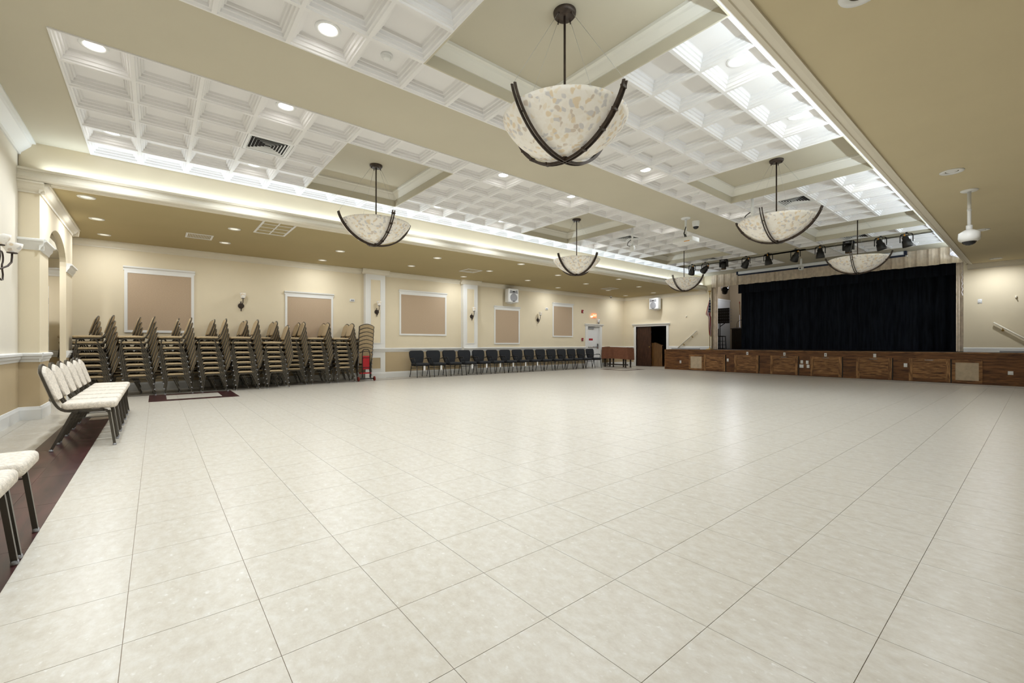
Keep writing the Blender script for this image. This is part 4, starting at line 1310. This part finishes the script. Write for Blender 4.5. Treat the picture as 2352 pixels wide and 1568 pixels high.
# dome cameras and poles
t = thing('dome_camera', 'white dome security camera on the central beam beside the projector', 'camera', (-5.46, 10.44, ZC))
part('housing', MB().lathe([(.085, 0), (.088, -.04), (.08, -.11), (.07, -.14)], n=20), 'plastic_white', t)
part('dome', MB().lathe([(.07, -.14), (.055, -.175), (.03, -.195), (1e-6, -.2)], n=18), 'glass_dark', t)
t = thing('dome_camera', 'white dome camera hanging on a long rod from right soffit', 'camera', (-.71, 10.03, ZS))
part('ceiling_plate', MB().lathe([(1e-6, -.02), (.09, -.02), (.105, -.008), (.105, 0)], n=20), 'plastic_white', t)
part('rod', MB().tube([(0, 0, -.02), (0, 0, -.58)], .024, 10).tube([(0, 0, -.30), (0, 0, -.33)], .028, 10).tube([(0, 0, -.56), (0, 0, -.64)], .04, 10), 'plastic_white', t)
part('housing', MB().lathe([(1e-6, -.63), (.06, -.635), (.125, -.68), (.13, -.76), (.12, -.80), (.085, -.82)], n=24), 'plastic_white', t)
part('dome', MB().lathe([(.085, -.82), (.07, -.85), (.04, -.87), (1e-6, -.88)], n=18), 'glass_dark', t)
t = thing('dome_camera', 'tiny white corner camera where long wall meets the aisle ceiling', 'camera', (-13.93, 18.0, 3.55))
part('housing', MB().lathe([(1e-6, .05), (.055, .05), (.06, 0), (.05, -.03)], n=14), 'plastic_white', t)
part('dome', MB().lathe([(.045, -.03), (.03, -.055), (1e-6, -.062)], n=12), 'glass_dark', t)
t = thing('pole_speaker', 'white pole with small round fixture and lead in left field', 'fixture', (-7.0, 9.97, ZC))
part('pole', MB().tube([(0, 0, CD - .014), (0, 0, -.42)], .026, 10), 'plastic_white', t)
part('housing', MB().lathe([(1e-6, -.40), (.06, -.41), (.075, -.46), (.065, -.53), (.04, -.57), (1e-6, -.575)], n=16), 'plastic_white', t)
part('lead', MB().tube([(-.03, -.02, -.25), (-.12, -.02, -.30), (-.15, -.02, -.38), (-.06, -.02, -.42)], .010, 6), 'black_metal', t)
t = thing('pole_speaker', 'white pole with small fixture half hidden by middle right chandelier', 'fixture', (-3.9, 9.86, ZC))
part('pole', MB().tube([(0, 0, CD - .014), (0, 0, -.42)], .026, 10), 'plastic_white', t)
part('housing', MB().lathe([(1e-6, -.40), (.06, -.41), (.075, -.46), (.065, -.53), (.04, -.57), (1e-6, -.575)], n=16), 'plastic_white', t)
part('lead', MB().tube([(-.03, -.02, -.25), (-.12, -.02, -.30), (-.15, -.02, -.34)], .010, 6), 'black_metal', t)
t = thing('pole_camera', 'small white camera on short pole in front of the screen case', 'camera', (-5.44, 17.92, ZC))
part('pole', MB().tube([(0, 0, 0), (0, 0, -.28)], .035, 12), 'plastic_white', t)
part('head', MB().rbox(-.08, .08, -.06, .06, -.42, -.26, .04, 3), 'plastic_white', t)
part('lens', MB().tube([(-.01, -.058, -.36), (-.01, -.066, -.36)], .022, 12), 'glass_dark', t)
for k, (x, y, lab) in enumerate(((-4.557, 1.96, 'white smoke detector in a coffer before the nearest chandelier'), (-4.557, 8.74, 'white smoke detector in a coffer beside the middle right tray'))):
    t = thing('smoke_detector', lab, 'smoke detector', (x, y, ZC - .014 + CD), 0, 'smoke detectors in the coffers')
    part('base', MB().lathe([(.065, 0), (.065, -.018), (.05, -.02)], n=20), 'plastic_white', t)
    part('sensor', MB().lathe([(.05, -.02), (.045, -.045), (.03, -.055), (1e-6, -.056)], n=18), 'plastic_white', t)

# aisle ceiling vents
diffuser('return_grille', 1.2, .62, 'large return air grille with eight panes in side aisle ceiling', (-10.32, 1.95, ZS - .001), 'egg')
diffuser('linear_vent', .52, .50, 'small white louvred vent beside the return grille', (-12.15, .76, ZS - .001), 'line')
diffuser('aisle_diffuser', .58, .58, 'square white diffuser in aisle ceiling above the second pilaster', (-12.1, 8.15, ZS - .001))
diffuser('aisle_diffuser', .58, .58, 'square white diffuser in aisle ceiling near the exit door', (-12.1, 15.55, ZS - .001))

# ================================================================== WALL FIXTURES
def sconce(label, y):
    t = thing('wall_sconce', label, 'wall light', (XL if not (5.2 < y < 6 or 9 < y < 9.8) else -13.98, y, 2.21), 0, 'wrought iron sconces on the long wall')
    part('backplate', MB().prism([(.075 * cos(a * pi / 9), .075 * sin(a * pi / 9)) for a in range(18)], 0.0, .02, 'x'), 'bronze', t)
    part('arm', MB().tube(bez([(.02, 0, -.05), (.07, 0, -.12), (.12, 0, -.02), (.14, .03, .08), (.14, .03, .20)], 4), .011, 8)
         .tube([(.03 + .03 * sin(k * .45), -.02 + .002 * k, .10 * cos(k * .45) + .02) for k in range(15)], .008, 6).tube([(.025, 0, 0), (.03, .0, -.15)], .012, 8), 'bronze', t)
    part('cup', MB().lathe([(1e-6, .19), (.04, .195), (.045, .205), (.02, .21)], (.14, .03, 0), 14), 'bronze', t)
    part('shade', MB().lathe([(.045, .205), (.06, .25), (.072, .32), (.078, .345), (.074, .345), (.066, .31), (.055, .25), (.04, .21)], (.14, .03, 0), 18), 'shell_stone', t)
sconce('iron sconce with stone shade above the stacked chairs', 1.83)
sconce('iron sconce with stone shade on the pilaster by the trolley', 5.66)
sconce('iron sconce with stone shade on the second white pilaster', 9.45)
sconce('iron sconce with stone shade near the far fabric panels', 13.1)
t = thing('scroll_sconce', 'large two armed scroll sconce with stone shade at left picture edge', 'wall light', (-8.13, YB, 2.15))
part('backplate', MB().prism([(.085 * cos(a * pi / 9), .085 * sin(a * pi / 9)) for a in range(18)], 0.0, .02, 'y'), 'bronze', t)
for s in (-1, 1):
    am_ = MB().tube([(0, .04, -.10), (s * .10, .10, -.06), (s * .20, .14, -.01), (s * .27, .16, .05), (s * .30, .16, .12), (s * .305, .16, .17)], .011, 8)
    part('arm', am_, 'bronze', t)
    lp_ = [(s * (.12 + .09 * cos(q)), .10, .08 + .085 * sin(q)) for q in [pi + .4 - k * .42 for k in range(12)]] + [(s * .155, .1, -.03), (s * .20, .1, -.12), (s * .19, .1, -.19), (s * .12, .1, -.20), (s * .03, .08, -.15)]
    part('scroll', MB().tube(lp_, .009, 8), 'bronze', t)
    part('cup', MB().lathe([(1e-6, .165), (.048, .17), (.052, .18), (.02, .185)], (s * .305, .16, 0), 16), 'bronze', t)
    part('shade', MB().lathe([(.048, .18), (.065, .21), (.09, .25), (.098, .30), (.094, .30), (.084, .25), (.06, .21), (.042, .185)], (s * .305, .16, 0), 22), 'shell_stone', t)

def speaker(label, loc, rz):
    t = thing('loudspeaker', label, 'loudspeaker', loc, rz, 'white loudspeakers on the walls')
    # local: front faces -y
    part('cabinet', MB().rbox(-.26, .26, -.30, .0, 0, .56, .03, 3), 'plastic_white', t)
    part('woofer', MB().prism([(.17 * cos(a * pi / 12), .19 + .17 * sin(a * pi / 12)) for a in range(24)], -.312, -.298), 'plastic_grey', t)
    h_ = part('horn', MB().prism([(-.2, .36), (.2, .36), (.17, .50), (.0, .44), (-.17, .50)], -.309, -.298), 'plastic_grey', t)
    part('throat', MB().prism([(-.05, .41), (.05, .41), (.05, .46), (-.05, .46)], -.313, -.309), 'vent_dark', h_)
    part('badge', MB().box(-.03, .03, -.316, -.312, .03, .06), 'black_metal', t)
    part('bracket', MB().box(-.1, .1, -.2, .05, -.03, 0).box(-.03, .03, 0, .12, .1, .4), 'plastic_white', t)
speaker('white loudspeaker on the long wall above a fabric panel', (XL + .13, 11.40, 2.86), pi / 2 - .12)
speaker('white loudspeaker on the stage wall above the wooden door', (-12.09, YF - .13, 2.86), -.08)

def wall_box(name, label, cat, x, y, z, w, h, d_, m, face='x', group=None):
    if face == 'x': b = MB().rbox(x, x + d_, y - w / 2, y + w / 2, z - h / 2, z + h / 2, .006, 1)
    else: b = MB().rbox(x - w / 2, x + w / 2, y - d_, y, z - h / 2, z + h / 2, .006, 1)
    b.v = [(p[0] - x, p[1] - y, p[2] - z) for p in b.v]
    o_ = part(name, b, m); o_.location = (x, y, z)
    return tag(o_, label, cat, group)
o = wall_box('wall_sensor', 'small white wall sensor beside the first pilaster', 'sensor', XL, 4.91, 2.56, .16, .09, .03, 'plastic_white')
part('grille', MB().box(.03, .032, -.05, .05, -.02, .02), 'plastic_grey', o)
o = wall_box('wall_sensor', 'small white wall sensor between far sconce and far panel', 'sensor', XL, 13.64, 2.73, .16, .10, .03, 'plastic_white')
part('grille', MB().box(.03, .032, -.05, .05, -.02, .02), 'plastic_grey', o)
o = wall_box('fire_strobe', 'red fire alarm strobe high beside the exit sign', 'fire alarm', XL, 16.05, 2.73, .13, .15, .05, 'red_device')
part('strobe_lens', MB().box(.05, .065, .0, .05, -.05, .0), 'plastic_white', o)
o = wall_box('fire_pull_station', 'red fire alarm pull station beside the exit door', 'fire alarm', XL, 16.05, 1.365, .11, .14, .05, 'red_device')
part('pull_handle', MB().box(.05, .06, -.03, .03, -.03, -.01), 'plastic_white', o)
o = wall_box('exit_sign', 'glowing red EXIT sign above the white exit door', 'exit sign', XL, 16.92, 2.56, .33, .20, .05, 'exit_red')
link('lettering', text_mesh('EXIT', .14, 'exit_letter'), o, (.052, 0, -.002), (pi / 2, 0, pi / 2))
part('lamp_head', MB().tube([(.03, -.21, -.06), (.10, -.25, -.06)], .04, 10).box(0, .04, -.24, -.15, -.08, -.04), 'exit_letter', o)
o = wall_box('emergency_light', 'small white emergency lamp above the exit door frame', 'emergency light', XL, 17.24, 2.31, .14, .15, .07, 'plastic_white')
part('lamp_head', MB().tube([(.05, 0, -.08), (.07, 0, -.14)], .04, 10), 'plastic_grey', o)
o = wall_box('wall_switch', 'white switch plate on wall right of the stage', 'switch', -1.15, YF, 2.45, .09, .13, .012, 'plastic_white', 'y')
part('rocker', MB().box(-.02, .02, -.016, -.012, -.035, .035), 'plastic_white', o)
o = wall_box('wall_hook', 'tiny cream wall hook right of the switch plate', 'hook', -.43, YF, 2.52, .04, .07, .04, 'trimcream', 'y')
part('prong', MB().tube([(0, -.04, -.02), (0, -.07, -.03), (0, -.075, -.005)], .008, 6), 'trimcream', o)
o = wall_box('wall_hook', 'tiny cream wall hook between door and flag', 'hook', -10.6, YF, 2.45, .05, .07, .04, 'trimcream', 'y')
part('prong', MB().tube([(0, -.04, -.02), (0, -.07, -.03), (0, -.075, -.005)], .008, 6), 'trimcream', o)

def handrail(label, p0, p1, brs):
    t = thing('handrail', label, 'handrail', (p0[0], YF, 0))
    q0, q1 = (0, -.06, p0[1]), (p1[0] - p0[0], -.06, p1[1])
    part('rail', MB().tube([q0, q1], .022, 10), 'trimcream', t)
    for f_ in brs:
        x = q0[0] + (q1[0] - q0[0]) * f_; z = q0[2] + (q1[2] - q0[2]) * f_
        part('bracket', MB().tube([(x, 0, z - .09), (x, -.05, z - .08), (x, -.06, z - .01)], .010, 6).sphere((x, -.01, z - .09), .03, 8, 6), 'gold', t)
handrail('cream sloping handrail on wall between door and flag', (-11.01, .96), (-10.07, 1.76), (.3, .75))
handrail('cream sloping handrail on wall right of the stage', (-.87, 1.79), (.35, .80), (.15, .75))
